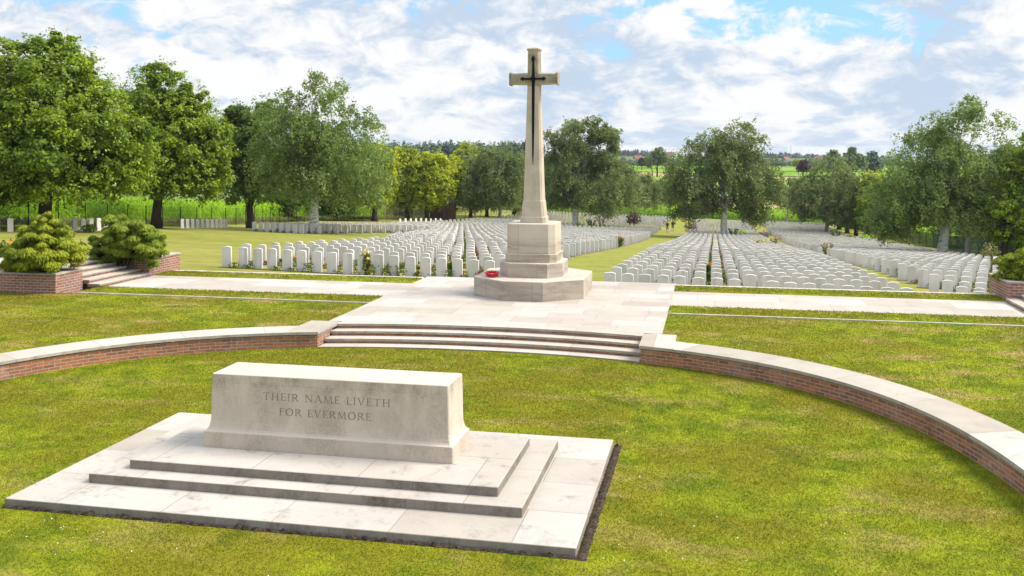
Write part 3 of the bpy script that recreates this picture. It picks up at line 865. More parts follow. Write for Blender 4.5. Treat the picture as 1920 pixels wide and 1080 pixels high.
tree('green tree standing directly behind the cross shaft', 'lime', (962, 408), [(945, 300, 1015, 398)], 14000, .40, 'limedark', 14, .34, group=GL)
tree('two-topped birch with forked white trunk right of the cross', 'birch', (1078, 430), [(1020, 216, 1118, 380), (1098, 218, 1160, 330), (1040, 300, 1190, 398), (1010, 320, 1090, 395)], 76000, .28, 'birch', 15, .48, 'birchbark', 'birches among the graves', limbs=14)
tree('lower birch trailing off the right side of the two-topped birch', 'birch', (1192, 406), [(1118, 300, 1215, 400), (1170, 325, 1238, 402)], 34000, .34, 'birch', 16, .30, 'greybark', 'birches among the graves')
tree('broad birch standing in the middle plot, twigs hanging over the graves', 'birch', (1358, 448), [(1255, 250, 1400, 398), (1322, 230, 1446, 390), (1375, 280, 1472, 430), (1248, 310, 1340, 412)], 72000, .27, 'birch', 17, .48, 'birchbark', 'birches among the graves', limbs=14)
tree('small thin-trunked birch in the gap right of the middle plot birch', 'birch', (1475, 420), [(1458, 335, 1502, 402)], 6000, .34, 'birch', 18, .22, 'greybark', 'birches among the graves')
tree('rounded birch standing in the far part of the right plot', 'birch', (1550, 443), [(1476, 325, 1560, 408), (1496, 298, 1622, 414)], 32000, .30, 'birch', 19, .30, 'greybark', 'birches among the graves')
GR = 'lindens along the right fence'
tree('farthest dark-trunked linden of the row along the right fence', 'lime', (1573, 430), [(1538, 342, 1602, 424)], 12000, .42, 'limedark', 20, .38, group=GR)
tree('second farthest dark-trunked linden of the row along the right fence', 'lime', (1588, 437), [(1560, 345, 1622, 428)], 12000, .42, 'limedark', 21, .38, group=GR)
tree('middle dark-trunked linden of the row along the right fence', 'lime', (1605, 443), [(1578, 345, 1640, 430)], 12000, .40, 'limedark', 22, .38, group=GR)
tree('yellowish linden of the right fence row, second nearest of the trunks', 'lime', (1627, 448), [(1602, 322, 1668, 428)], 10000, .38, 'limeyel', 23, .40, group=GR)
tree('nearest dark-trunked linden of the right fence row, beside the great birch', 'lime', (1650, 453), [(1608, 345, 1715, 440)], 12000, .38, 'lime', 24, .42, group=GR)
tree('great white-trunked birch towering over the right plot', 'birch', (1770, 488), [(1625, 300, 1780, 445), (1685, 218, 1820, 420), (1745, 180, 1884, 385), (1700, 330, 1885, 440), (1640, 370, 1745, 462)], 74000, .20, 'birchg', 25, .44, 'birchbark', 'birches among the graves', limbs=18)
tree('grey-trunked tree just right behind the great birch', 'birch', (1813, 485), [(1768, 310, 1892, 455)], 20000, .23, 'birch', 26, .30, 'greybark', 'birches among the graves')
tree('bright linden with brown trunk at the right edge', 'lime', (1878, 495), [(1838, 345, 1985, 462), (1885, 248, 2010, 420)], 44000, .22, 'lime', 27, .38, group=GR)
GO = 'dense trees outside the right fence'
for lab, x, y, X, sd in (('dense dark tree outside the fence behind the great birch trunk', 1745, 0, (32, 118), 28), ('dense dark tree outside the fence at the far right', 1880, 0, (33, 98), 29), ('dense dark tree outside the fence left of the great birch', 1690, 0, (33, 138), 30)):
    px, py, dd = topx(X[0], X[1], float(ground(*X)))
    k = F / dd
    tree(lab, 'lime', (px, py), [(px - 4.2 * k, py - 9.5 * k, px + 4.2 * k, py - 1.0 * k), (px - 4.6 * k, py - 5 * k, px + 4.6 * k, py + .4 * k)], 14000, .34, 'limedark', sd, .35, group=GO, d=dd)

# ------------------------------------------------------------------ golden shrubs
def shrub(label, boxes, base, d, n, mat, seed):
    rng = np.random.default_rng(seed)
    t = thing('cypress_shrub', label, 'shrub', base)
    inv = Matrix.Translation(Vector(base)).inverted()
    lobes = lobes_from(boxes, d, .9)
    mb = MB(); b = Vector(base)
    for c, a, bb, dp in lobes:
        e = Vector(c); mb.tube([b, b.lerp(e, .5) + Vector((0, 0, .1)), e], [.05, .035, .015], 6)
    o = mb.build('stem', M['bark'], t, True); o.matrix_parent_inverse = inv
    Vs = []; Rs = []
    vol = np.array([a * a * b for _, a, b, _ in lobes])
    for (c, a, bb, dp), w in zip(lobes, vol / vol.sum()):
        k = max(14, int(110 * w ** .5))
        D = boxy(rand_dir(k, rng), 2.8)
        CC = c + D * (rng.uniform(.25, 1, k) ** .5 * .92)[:, None] * np.array([a, a * dp, bb])
        m = int(n * w / k)
        for i in range(k):
            cr = .235 * (a * a * bb) ** (1 / 3) * rng.uniform(.6, 1.3)
            dd = rand_dir(m, rng); dd[:, 2] = np.where(rng.random(m) < .7, np.abs(dd[:, 2]), dd[:, 2])
            P = CC[i] + dd * cr * rng.uniform(.55, 1.05, m)[:, None] * np.array([1.2, 1.2, .75])
            ax = dd * np.array([1, 1, .2]) + np.array([0, 0, -.75]) + rng.normal(size=(m, 3)) * .25
            N = dd + np.array([0, 0, .6]) + rng.normal(size=(m, 3)) * .3
            Vs.append(leaf_quads(P, N, .115, rng, .27, ax)); Rs.append(np.clip(rng.normal(.5, .2, m) + rng.normal() * .18 + .25 * (dd[:, 2] > .4), 0, 1))
    o = fast_mesh('foliage', np.concatenate(Vs), 4, M[mat], t, np.concatenate(Rs)); o.matrix_parent_inverse = inv
shrub('conical golden cypress shrub in the front brick planter at the left', [(58, 398, 116, 450), (36, 420, 138, 480), (8, 448, 150, 508), (2, 470, 80, 510)], at(80, 512, 27.9), 27.9, 105000, 'cypress', 41)
shrub('rounded golden cypress shrub overhanging the brick planter behind the side steps', [(190, 404, 280, 470), (166, 440, 230, 502), (215, 425, 305, 495), (262, 440, 310, 504)], at(232, 506, 30.9), 30.9, 105000, 'cypress2', 42)
shrub('clipped golden cypress shrub in the planter at the right edge', [(1872, 480, 1960, 538), (1890, 468, 2000, 525)], at(1915, 540, 26.3), 26.3, 60000, 'cypress', 43)

# ------------------------------------------------------------------ headstones
def headstone_verts(w=.38, h=.81, th=.085, rise=.038, deep=.25, n=8):
    pts = [(-w / 2, -deep), (w / 2, -deep)]
    for i in range(n + 1):
        a = w / 2 - w * i / n
        pts.append((a, h - rise * (2 * a / w) ** 2 * 1.0))
    f = [(x, -th / 2, z) for x, z in pts]; b = [(x, th / 2, z) for x, z in pts]
    m = len(pts)
    vs = f + b
    fs = [tuple(range(m)), tuple(reversed(range(m, 2 * m)))] + [(i, i + m, (i + 1) % m + m, (i + 1) % m) for i in range(m)]
    # orientation: front looks to -Y
    return np.array(vs, float), fs
HV, HF = headstone_verts()
hme = bpy.data.meshes.new('headstone')
hme.from_pydata([tuple(v) for v in HV], [], HF)
bm = bmesh.new(); bm.from_mesh(hme)
bmesh.ops.recalc_face_normals(bm, faces=bm.faces)
rim = [e for e in bm.edges if e.calc_face_angle(0) > .8 and max(v.co.z for v in e.verts) > -.1]
bmesh.ops.bevel(bm, geom=rim, offset=.006, segments=1, affect='EDGES')
bm.to_mesh(hme); bm.free()
hme.materials.append(M['grave'])

stones = []      # X, Y, rot, plot, row, col
def add_row(plot, row, Y, x0, x1, step, jit=.012, skip=()):
    n = int(round((x1 - x0) / step)) + 1
    c = 0
    for i in range(n):
        if (row, i) in skip: continue
        stones.append((x0 + step * i + RNG.normal() * jit, Y + RNG.normal() * .015, RNG.normal() * .012, plot, row, c)); c += 1
RP = 2.27
# plot left of the cross
A0 = [-18.45, -18.85, -18.7, -18.65, -18.5, -18.4, -18.3, -18.25]
for k in range(39):
    Y = 34.0 + RP * k
    if 121.5 < Y < 126: continue
    if k < 8: x0 = A0[k]
    elif Y < 95: x0 = -18.6 - (Y - 52) * .235
    else: x0 = -38.0
    nn = int((-8.02 - x0) / .605)
    add_row('A', k, Y, -8.02 - nn * .605 if k >= 8 else x0, -8.02, .605 if k >= 8 else (-8.02 - x0) / 17)
# upper left plot nearer the left birch
for k in range(9):
    Y = 75.6 + RP * k
    xr = -34.0 + (Y - 75.6) * .16
    add_row('B', k, Y, -38.6, xr, .62)
# rows far behind on the left and middle
for k in range(27):
    Y = 126.5 + RP * k
    if Y > 190: break
    if 156.5 < Y < 160: continue
    xl = -38.0 if Y < 150 else -36
    if k % 2 == 0 or Y < 131: add_row('D', k, Y, xl, -8.3, .64)
# plot between the aisles
for k in range(66):
    Y = 31.75 + RP * k
    if 121 < Y < 124.4 or Y > 186: continue
    add_row('M', k, Y, -3.42, 5.86, .58, skip={(0, 8)} if k == 0 else ())
# plot on the right
for k in range(66):
    Y = 35.05 + RP * k
    if 145 < Y < 148.6 or Y > 188: continue
    xr = 20.5 if Y < 150 else 19
    add_row('R', k, Y, 8.78, xr, .60)
def side_line(plot, P, Q, n, rot):
    for i in range(n):
        t = i / (n - 1)
        stones.append((P[0] + (Q[0] - P[0]) * t, P[1] + (Q[1] - P[1]) * t, rot, plot, 0, i))
side_line('G0', (-41.2, 48.6), (-41.35, 49.9), 2, math.radians(82))
side_line('G1', (-40.3, 54.4), (-40.5, 57.9), 5, math.radians(82))
side_line('G2', (-44.1, 73.4), (-44.9, 82.2), 10, math.radians(82))
side_line('G3', (-43.5, 129), (-40.5, 139), 9, math.radians(70))

def vis(sx):
    px, py, d = topx(sx[0], sx[1], 0)
    return -15 < px < 1935 and d > 0
inview = [s for s in stones if vis(s)]
def sortkey(s):
    return topx(s[0], s[1], 0)[2]
inview.sort(key=sortkey)
near = inview[:300]
rest = [s for s in inview[300:]] + [s for s in stones if not vis(s) and topx(s[0], s[1], 0)[0] < 2200 and topx(s[0], s[1], 0)[0] > -200]
ONES = ['', 'first', 'second', 'third', 'fourth', 'fifth', 'sixth', 'seventh', 'eighth', 'ninth', 'tenth', 'eleventh', 'twelfth', 'thirteenth', 'fourteenth', 'fifteenth', 'sixteenth', 'seventeenth', 'eighteenth', 'nineteenth', 'twentieth', 'twenty-first', 'twenty-second', 'twenty-third', 'twenty-fourth', 'twenty-fifth']
PLOT = {'A': 'plot left of the cross', 'M': 'plot between the aisles', 'R': 'plot along the right fence', 'B': 'small plot behind the left birch'}
def stone_label(s):
    if s[3] in PLOT:
        row = 'front' if s[4] == 0 else ONES[s[4] + 1]
        return f'pale headstone, {row} row of the {PLOT[s[3]]}, {ONES[s[5] + 1]} from its left end'
    w = {'G0': 'pair at the far left edge', 'G1': 'short row between the golden shrubs', 'G2': 'row under the second linden', 'G3': 'row before the brick shelter'}[s[3]]
    return f'pale narrow headstone by the left fence, {ONES[s[5] + 1]} from left in the {w}'
for s in near:
    o = bpy.data.objects.new('headstone', hme)
    o.location = (s[0], s[1], float(ground(s[0], s[1])) + RNG.normal() * .008)
    o.rotation_euler = (RNG.normal() * .012, RNG.normal() * .010, s[2])
    link(o); tag(o, stone_label(s), 'headstone', 'headstones in the cemetery rows')
# every stone beyond the nearest three hundred
R = np.array([(s[0], s[1], s[2]) for s in rest])
HVl, HFl = headstone_verts(n=4)
m = len(HVl)
allv = np.zeros((len(R), m, 3)); zc = ground(R[:, 0], R[:, 1])
cs, sn = np.cos(R[:, 2]), np.sin(R[:, 2])
allv[:, :, 0] = HVl[None, :, 0] * cs[:, None] - HVl[None, :, 1] * sn[:, None] + R[:, 0][:, None]
allv[:, :, 1] = HVl[None, :, 0] * sn[:, None] + HVl[None, :, 1] * cs[:, None] + R[:, 1][:, None]
allv[:, :, 2] = HVl[None, :, 2] + zc[:, None] + RNG.normal(size=len(R))[:, None] * .022
fs = [tuple(i * m + v for v in f) for i in range(len(R)) for f in HFl]
o = indexed_mesh('headstones', allv.reshape(-1, 3), fs, M['grave'])
tag(o, 'countless pale headstones in the farther rows running down the slope', 'headstones', kind='stuff')

# planting between the stones of each row (low leaves, a few blooms) and the soil under it
rng = np.random.default_rng(77)
Vs, Rs, Ms = [], [], []
Bv = []
rows = {}
for s in stones:
    if s[3] in 'AMRBD': rows.setdefault((s[3], s[4]), []).append(s)
for (pl, rw), ss in rows.items():
    ss.sort()
    d = topx(ss[0][0], ss[0][1], 0)[2]
    x0, x1, Y = ss[0][0] - .25, ss[-1][0] + .25, ss[0][1]
    # bed
    n = max(2, int((x1 - x0) / 1.2))
    for i in range(n):
        a, b = x0 + (x1 - x0) * i / n, x0 + (x1 - x0) * (i + 1) / n
        q = [(a, Y - .34), (b, Y - .34), (b, Y + .2), (a, Y + .2)]
        Bv += [(p[0], p[1], float(ground(*p)) + .012) for p in q]
    if d > 110: continue
    for s in ss[:-1]:
        if rng.random() < .04: continue
        big = rng.random()
        m = int((85 if d < 60 else 30) * (.5 + big))
        c = np.array([s[0] + .30 + rng.normal() * .04, s[1] - .1 + rng.normal() * .07, 0])
        hh = .12 + .32 * big ** 2
        P = c + rng.normal(size=(m, 3)) * np.array([.11, .10, 0]); P[:, 2] = ground(P[:, 0], P[:, 1]) + rng.random(m) * hh
        sz = .09 if d < 60 else .13
        Vs.append(leaf_quads(P, rand_dir(m, rng) + np.array([0, 0, .6]), sz, rng, .5)); Rs.append(rng.random(m)); Ms.append(np.zeros(m))
        if rng.random() < .36:
            fm = rng.integers(3, 9); col = rng.choice([1, 1, 1, 1, 2, 3, 4])
            P = c + rng.normal(size=(fm, 3)) * np.array([.07, .07, 0]); P[:, 2] = ground(P[:, 0], P[:, 1]) + hh * rng.uniform(.75, 1.2, fm)
            for k in range(2):
                Vs.append(leaf_quads(P, rand_dir(fm, rng) + np.array([0, -.5, .8]), .085, rng, .9)); Rs.append(rng.random(fm)); Ms.append(np.full(fm, col))
o = fast_mesh('bed_planting', np.concatenate(Vs), 4, [M['hedge'], M['red'], M['orange'], M['yellow'], M['pink']], None, np.concatenate(Rs), np.concatenate(Ms))
tag(o, 'low leafy planting with scattered blooms between the headstones of each row', 'plants', kind='stuff')
o = fast_mesh('soil_beds', np.array(Bv), 4, M['soilbed'])
tag(o, kind='structure')

# larger single plants that stand out above the stones
def plant(name, label, px, py, hgt, wid, leaf, bloom=None, seed=0, n=260, spiky=False, nb=26, z=None):
    rng = np.random.default_rng(900 + seed)
    X, Y, Z, d = hit(px, py)
    t = thing(name, label, 'plant', (X, Y, Z), 0)
    m = n
    if spiky:
        which = rng.integers(0, 16, m)
        ax = rand_dir(16, rng) * np.array([.55, .55, 0]) + np.array([0, 0, 1])
        tt = rng.random(m)
        P = ax[which] * (tt * hgt)[:, None] + rng.normal(size=(m, 3)) * .04
    else:
        P = rand_dir(m, rng) * (rng.random(m) ** .4)[:, None] * np.array([wid / 2, wid / 2, hgt / 2]) + np.array([0, 0, hgt * .5])
    fast_mesh('leaves', leaf_quads(P, rand_dir(m, rng) + np.array([0, 0, .5]), .14 + .0007 * d, rng, .5), 4, M[leaf], t, rng.random(m))
    if bloom:
        P = rng.normal(size=(nb, 3)) * np.array([wid * .3, wid * .3, 0]) + np.array([0, 0, hgt]) ; P[:, 2] *= rng.uniform(.75, 1.1, nb)
        fast_mesh('blooms', leaf_quads(P, rand_dir(nb, rng) + np.array([0, -.6, .6]), .11 + .0006 * d, rng, .9), 4, M[bloom], t, rng.random(nb))
plant('flowering_plant', 'tall yellow-flowered plant between stones of the left plot, second row', 688, 519, .9, .34, 'rough', 'yellow', 1, nb=14)
plant('flowering_plant', 'tall plant with orange blooms in the front row of the middle plot', 1330, 529, .78, .34, 'hedge', 'orange', 2, 420, nb=14)
plant('flowering_plant', 'bushy yellow-green plant between front stones left of the cross', 849, 521, .62, .38, 'hedge', 'yellow', 3, nb=12)
plant('purple_bush', 'dark purple-leaved bush beside the forked birch', 1188, 424, 2.4, 2.6, 'copper', None, 4, 1100)
plant('purple_bush', 'dark purple-leaved bush under the broad birch of the middle plot', 1295, 440, 2.2, 2.0, 'copper', None, 5, 500)
plant('green_bush', 'dark green bush at the aisle edge of the left plot', 1162, 464, .95, .7, 'hedge', 'pink', 6)
plant('green_bush', 'bright green round bush among the far stones of the right plot', 1622, 457, 1.3, 1.8, 'corn', None, 7, 600)
plant('green_bush', 'spiky green clump among the far stones of the right plot', 1566, 453, 1.5, 2.2, 'hedge', None, 8, 500, True)
plant('green_bush', 'dark green clump left of the round bush in the right plot', 1595, 455, 1.2, 1.5, 'limedark', None, 9, 400)
plant('green_bush', 'low bright bush right of the birch trunk in the middle plot', 1392, 447, 1.2, 1.6, 'corn', None, 10, 500)
plant('green_bush', 'loose green bush touching the birch trunk in the middle plot', 1375, 449, 1.4, 1.4, 'hedge', None, 11, 400, True)
plant('flowering_plant', 'purple-flowered clump near the right aisle', 1431, 450, 1.0, 1.5, 'hedge', 'purple', 12, 200, nb=60)
plant('flowering_plant', 'yellow-white flowering plant low in the middle plot near the right aisle', 1428, 470, 1.0, 1.4, 'hedge', 'yellow', 13, 260, nb=30)
plant('flowering_plant', 'pinkish grassy plant at the right end of a middle plot row', 1456, 470, 1.25, .8, 'rough', 'pink', 14, 260, True)
plant('flowering_plant', 'pinkish grassy plant in the near left corner of the right plot', 1551, 484, 1.1, .9, 'rough', 'pink', 15, 260, True)
plant('green_bush', 'low green bush right of the forked birch trunk', 1087, 431, .9, 1.9, 'corn', None, 16, 300)
plant('green_bush', 'spiky green plant between the forked birch and the purple bush', 1109, 432, 1.6, 2.0, 'hedge', None, 17, 360, True)
plant('flowering_plant', 'faded pink plant left of the purple bush', 1128, 432, 1.9, 1.4, 'rough', 'pink', 18, 260, True)
plant('green_bush', 'low bush at the foot of the short fence-side stone row', 168, 436, .55, 1.0, 'limedark', None, 19, 260)
plant('rose_bush', 'red rose bush left of the conical shrub', 12, 505, 1.0, .7, 'hedge', 'red', 20, 260, nb=7)
plant('rose_bush', 'thin red rose bush between the two golden shrubs', 155, 491, .8, .4, 'hedge', 'red', 21, 100, nb=3)
plant('green_bush', 'pale bush standing by the fence at the right', 1857, 500, 1.9, 1.5, 'rough', None, 22, 420)

# ------------------------------------------------------------------ fences
def fence(label, pts, h, mat, post='darkpost', step=.14, gap=3.1, wire=.006, hstep=.2):
    P0 = (pts[0][0], pts[0][1], float(ground(*pts[0])))
    t = thing('wire_fence', label, 'fence', P0)
    inv = Matrix.Translation(Vector(P0)).inverted()
    W = MB()
    def bar(a, b, r):
        a = Vector(a); b = Vector(b); tt = (b - a).normalized()
        n = tt.cross(Vector((0, 0, 1))) if abs(tt.z) < .9 else Vector((1, 0, 0))
        n.normalize(); m2 = tt.cross(n)
        q = [n * r, m2 * r, -n * r, -m2 * r]
        W.loft([[a + v for v in q], [b + v for v in q]], False, False)
    for (a, b) in zip(pts[:-1], pts[1:]):
        L = math.hypot(b[0] - a[0], b[1] - a[1])
        n = max(1, int(L / gap))
        for i in range(n + (1 if b == pts[-1] else 0)):
            x, y = a[0] + (b[0] - a[0]) * i / n, a[1] + (b[1] - a[1]) * i / n
            z = float(ground(x, y))
            s = MB(); s.box(x - .03, x + .03, y - .03, y + .03, z - .3, z + h + .06, .008)
            o = s.build('post', M[post], t); o.matrix_parent_inverse = inv
        nk = int(L / 3) + 1
        for r in range(int(h / hstep) + 1):
            for i in range(nk):
                q = []
                for k in (i, i + 1):
                    x, y = a[0] + (b[0] - a[0]) * k / nk, a[1] + (b[1] - a[1]) * k / nk
                    q.append((x, y, float(ground(x, y)) + .06 + min(r * hstep, h - .06)))
                bar(q[0], q[1], wire)
        for i in range(int(L / step)):
            x, y = a[0] + (b[0] - a[0]) * i * step / L, a[1] + (b[1] - a[1]) * i * step / L
            z = float(ground(x, y)); bar((x, y, z), (x, y, z + h), wire)
    o = W.build('wire_mesh', M[mat], t); o.matrix_parent_inverse = inv
    return t
fence('dark wire mesh fence on thin posts between the lindens and the maize', [(-42.3, 44), (-43.6, 60), (-46.3, 74), (-48.6, 89), (-52.5, 107), (-54.5, 126), (-49, 139), (-46.5, 150), (-42, 166), (-40, 192)], 1.75, 'darkpost', step=.3, hstep=.35, wire=.005)
fence('tall green wire mesh fence along the foot of the right-hand lindens', [(24.6, 86), (27.0, 108), (27.6, 132), (26.0, 158), (24.2, 184)], 1.9, 'fence', step=.11, hstep=.11, wire=.009)

# ------------------------------------------------------------------ brick shelter
X, Y, Z, d = hit(815, 413)
Y += 5
Z = float(ground(X, Y))
hut = thing('brick_shelter', 'small dark brick shelter half hidden behind the lindens', 'building', (X, Y, Z), TH)
s = MB()
w, dp, hh = 2.1, 1.6, 2.75
s.box(-w, w, -dp, -dp + .25, -.4, hh); s.box(-w, -w + .25, -dp + .252, dp - .252, -.4, hh); s.box(w - .25, w, -dp + .252, dp - .252, -.4, hh); s.box(-w, w, dp - .25, dp, -.4, hh)
s.build('wall', M['brickh'], hut)
s = MB(); s.box(1.0, 1.95, -dp - .04, -dp - .003, 0, 2.35, .01); dr = s.build('door', M['wood'], hut)
s = MB(); s.loft([[(-w - .2, -dp - .25, hh + .002), (w + .2, -dp - .25, hh + .002), (w + .2, dp + .25, hh + .002), (-w - .2, dp + .25, hh + .002)], [(-w - .2, -dp - .25, hh + .1), (w + .2, -dp - .25, hh + .1), (w + .2, dp + .25, hh + .1), (-w - .2, dp + .25, hh + .1)], [(-.5, -.05, hh + 1.0), (.5, -.05, hh + 1.0), (.5, .05, hh + 1.0), (-.5, .05, hh + 1.0)]])
s.build('roof', M['slate'], hut)

# ------------------------------------------------------------------ maize and rough grass
def crop(name, label, regions, mat, hgt, dens, seed, leaf=.9, wid=.09):
    rng = np.random.default_rng(seed); Vs = []; Rs = []
    for quad in regions:
        q = np.array(quad, float)
        area = .5 * abs(np.cross(q[2] - q[0], q[3] - q[1]))
        m = int(area * dens)
        s, t = rng.random(m)[:, None], rng.random(m)[:, None]
        P2 = (1 - t) * ((1 - s) * q[0] + s * q[1]) + t * ((1 - s) * q[3] + s * q[2])
        z = ground(P2[:, 0], P2[:, 1])
        per = 7
        b = np.repeat(np.column_stack([P2, z]), per, 0)
        n = len(b)
        h0 = np.tile(np.linspace(.25, .92, per), m) * hgt * np.repeat(rng.uniform(.82, 1.12, m), per)
        an = rng.random(n) * 2 * np.pi
        o = np.stack([np.cos(an), np.sin(an), np.zeros(n)], 1)
        side = np.stack([-np.sin(an), np.cos(an), np.zeros(n)], 1)
        L = leaf * rng.uniform(.6, 1.1, n)[:, None]
        p0 = b + np.array([0, 0, 1]) * h0[:, None]
        p1 = p0 + o * L * .45 + np.array([0, 0, 1]) * L * .38
        p2 = p0 + o * L * .95 + np.array([0, 0, 1]) * L * .12
        w = wid
        Vs.append(np.stack([p0 - side * w * .4, p0 + side * w * .4, p1 + side * w * .6, p1 - side * w * .6], 1).reshape(-1, 3))
        Vs.append(np.stack([p1 - side * w * .6, p1 + side * w * .6, p2 + side * w * .06, p2 - side * w * .06], 1).reshape(-1, 3))
        r = rng.random(n); Rs += [r, r]
    o = fast_mesh(name, np.concatenate(Vs), 4, M[mat], None, np.concatenate(Rs))
    return tag(o, label, 'crop', kind='stuff')
crop('maize', 'bright green maize standing beyond the left fence and the far cemetery edge', [[(-44.5, 38), (-54, 38), (-58, 62), (-46, 62)], [(-46, 62), (-58, 62), (-63, 90), (-51, 90)], [(-51, 90), (-62, 90), (-67, 128), (-57, 128)], [(-57, 128), (-66, 134), (-60, 152), (-50.5, 143)]], 'corn', 2.2, 4.2, 51)
crop('crop_field', 'bright green crop beyond the hedge at the far end of the aisle', [[(-44, 198), (34, 198), (36, 216), (-46, 216)], [(30, 120), (60, 120), (60, 196), (29, 196)]], 'corn', 1.7, 1.9, 52, 1.0, .14)
crop('crop_field', 'dull green crop rows beyond the fence behind the brick shelter', [[(-58, 156), (-50, 150), (-45, 196), (-60, 196)], [(-80, 150), (-58, 156), (-60, 196), (-84, 196)]], 'rough', 1.3, 1.6, 53, .9, .13)
crop('rough_grass', 'tall unmown grass along the foot of the left fence', [[(-43.0, 44), (-44.6, 44), (-48.6, 74), (-46.9, 74)], [(-46.9, 74), (-48.8, 74), (-55.5, 107), (-53.2, 107)], [(-53.2, 107), (-55.8, 107), (-57.4, 128), (-55, 126)], [(-54, 127), (-56, 130), (-51, 141), (-49.4, 139)]], 'rough', .55, 9, 54, .5, .05)

# ------------------------------------------------------------------ far woods, trees, houses
def wood(label, x0, x1, d, topf, botf, n, leaf, mat, seed, thick=40):
    rng = np.random.default_rng(seed); Vs = []; Rs = []
    px = x0
    ks = []
    while px < x1:
        wpx = rng.uniform(9, 20) * 500 / d * 1.4
        ks.append((px, wpx)); px += wpx * .55
    for px, wpx in ks:
        for row in range(3):
            dd = d + row * thick / 3 + rng.uniform(0, 6)
            top = topf(px) + rng.normal() * 1.6 + (2.5 - row * 1.2)
            bot = botf(px)
            c = np.array(at(px + rng.normal() * wpx * .2, (top + bot) / 2, dd)); a = wpx * .6 * dd / F; b = (bot - top) / 2 * dd / F
            m = int(n / len(ks) / 3)
            D = rand_dir(m, rng); D[:, 2] = np.where(rng.random(m) < .5, np.abs(D[:, 2]), D[:, 2])
            lump = 1 + .18 * np.sin(D[:, 0] * 7 + px) * np.sin(D[:, 2] * 6 + px * 2)
            P = c + D * (rng.uniform(.72, 1.02, m) * lump)[:, None] * np.array([a, a, b])
            Vs.append(leaf_quads(P, D + np.array([0, 0, .4]) + rng.normal(size=(m, 3)) * .5, leaf, rng)); Rs.append(np.clip(rng.normal(.5, .18, m) + rng.normal() * .25, 0, 1))
    o = fast_mesh('far_wood', np.concatenate(Vs), 4, M[mat], None, np.concatenate(Rs))
    tag(o, label, 'wood', kind='stuff')
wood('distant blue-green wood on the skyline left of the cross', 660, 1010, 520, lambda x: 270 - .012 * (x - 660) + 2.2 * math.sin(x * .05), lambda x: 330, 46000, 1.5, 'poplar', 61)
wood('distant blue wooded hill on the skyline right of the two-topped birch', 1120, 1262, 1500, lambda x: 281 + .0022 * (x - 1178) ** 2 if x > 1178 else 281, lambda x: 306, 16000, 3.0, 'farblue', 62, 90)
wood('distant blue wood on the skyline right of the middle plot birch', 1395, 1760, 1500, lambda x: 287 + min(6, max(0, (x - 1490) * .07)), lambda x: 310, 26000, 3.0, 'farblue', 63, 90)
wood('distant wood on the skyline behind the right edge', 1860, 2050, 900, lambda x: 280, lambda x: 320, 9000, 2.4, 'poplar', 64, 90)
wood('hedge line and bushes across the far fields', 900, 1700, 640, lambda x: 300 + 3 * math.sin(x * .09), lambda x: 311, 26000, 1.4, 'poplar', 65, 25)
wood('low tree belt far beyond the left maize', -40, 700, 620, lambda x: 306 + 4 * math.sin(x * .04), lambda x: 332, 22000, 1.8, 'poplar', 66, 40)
GF = 'trees scattered over the far fields'
tree('tall lone tree standing in the far field beyond the aisle', 'lime', (1232, 320), [(1222, 276, 1248, 300), (1212, 289, 1236, 309), (1232, 286, 1254, 310)], 7000, .7, 'palegreen', 71, .45, group=GF, d=480, name='field_tree', limbs=5)
tree('slimmer tree just left of the tall lone field tree', 'lime', (1224, 318), [(1208, 292, 1224, 314)], 2400, .75, 'palegreen', 72, .3, group=GF, d=490, name='field_tree', limbs=4)
tree('copper-leaved tree beside the far red-roofed houses', 'lime', (1203, 311), [(1196, 296, 1214, 311)], 1800, .9, 'copper', 73, .3, group=GF, d=600, name='field_tree', limbs=4)
tree('copper-leaved tree in the gap right of the middle plot birch', 'lime', (1506, 322), [(1498, 300, 1516, 316), (1494, 306, 1520, 322)], 3000, .7, 'copper', 74, .3, group=GF, d=420, name='field_tree', limbs=4)
tree('light green tree left of the copper tree in the right gap', 'lime', (1497, 313), [(1486, 299, 1506, 313)], 1800, .9, 'limeyel', 75, .3, group=GF, d=600, name='field_tree', limbs=4)
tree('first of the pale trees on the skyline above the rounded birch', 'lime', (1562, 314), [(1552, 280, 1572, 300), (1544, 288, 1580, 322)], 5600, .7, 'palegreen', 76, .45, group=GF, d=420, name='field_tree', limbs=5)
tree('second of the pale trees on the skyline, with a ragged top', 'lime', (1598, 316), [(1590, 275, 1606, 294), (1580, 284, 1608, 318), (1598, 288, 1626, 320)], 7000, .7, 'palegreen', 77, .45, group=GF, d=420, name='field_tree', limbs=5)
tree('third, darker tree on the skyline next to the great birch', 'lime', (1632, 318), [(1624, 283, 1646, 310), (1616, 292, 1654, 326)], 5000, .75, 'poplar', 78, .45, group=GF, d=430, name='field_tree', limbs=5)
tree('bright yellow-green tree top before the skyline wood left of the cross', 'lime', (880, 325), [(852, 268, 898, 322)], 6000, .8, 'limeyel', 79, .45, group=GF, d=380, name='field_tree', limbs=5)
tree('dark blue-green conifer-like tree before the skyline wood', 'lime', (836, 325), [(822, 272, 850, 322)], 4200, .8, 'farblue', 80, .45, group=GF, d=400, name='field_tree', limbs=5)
tree('dark bronze tree at the far end of the aisle', 'lime', (1236, 392), [(1222, 338, 1262, 392)], 5000, .5, 'copper', 81, .3, group=GF, d=232, name='field_tree', limbs=5)
tree('light green tree at the far end of the aisle beside the bronze tree', 'lime', (1268, 396), [(1240, 345, 1290, 394)], 6000, .5, 'lime', 82, .3, group=GF, d=226, name='field_tree', limbs=5)
tree('yellow tree seen between the rounded birch and the great birch', 'lime', (1640, 410), [(1618, 320, 1662, 400)], 5000, .5, 'limeyel', 83, .3, group=GF, d=230, name='field_tree', limbs=5)

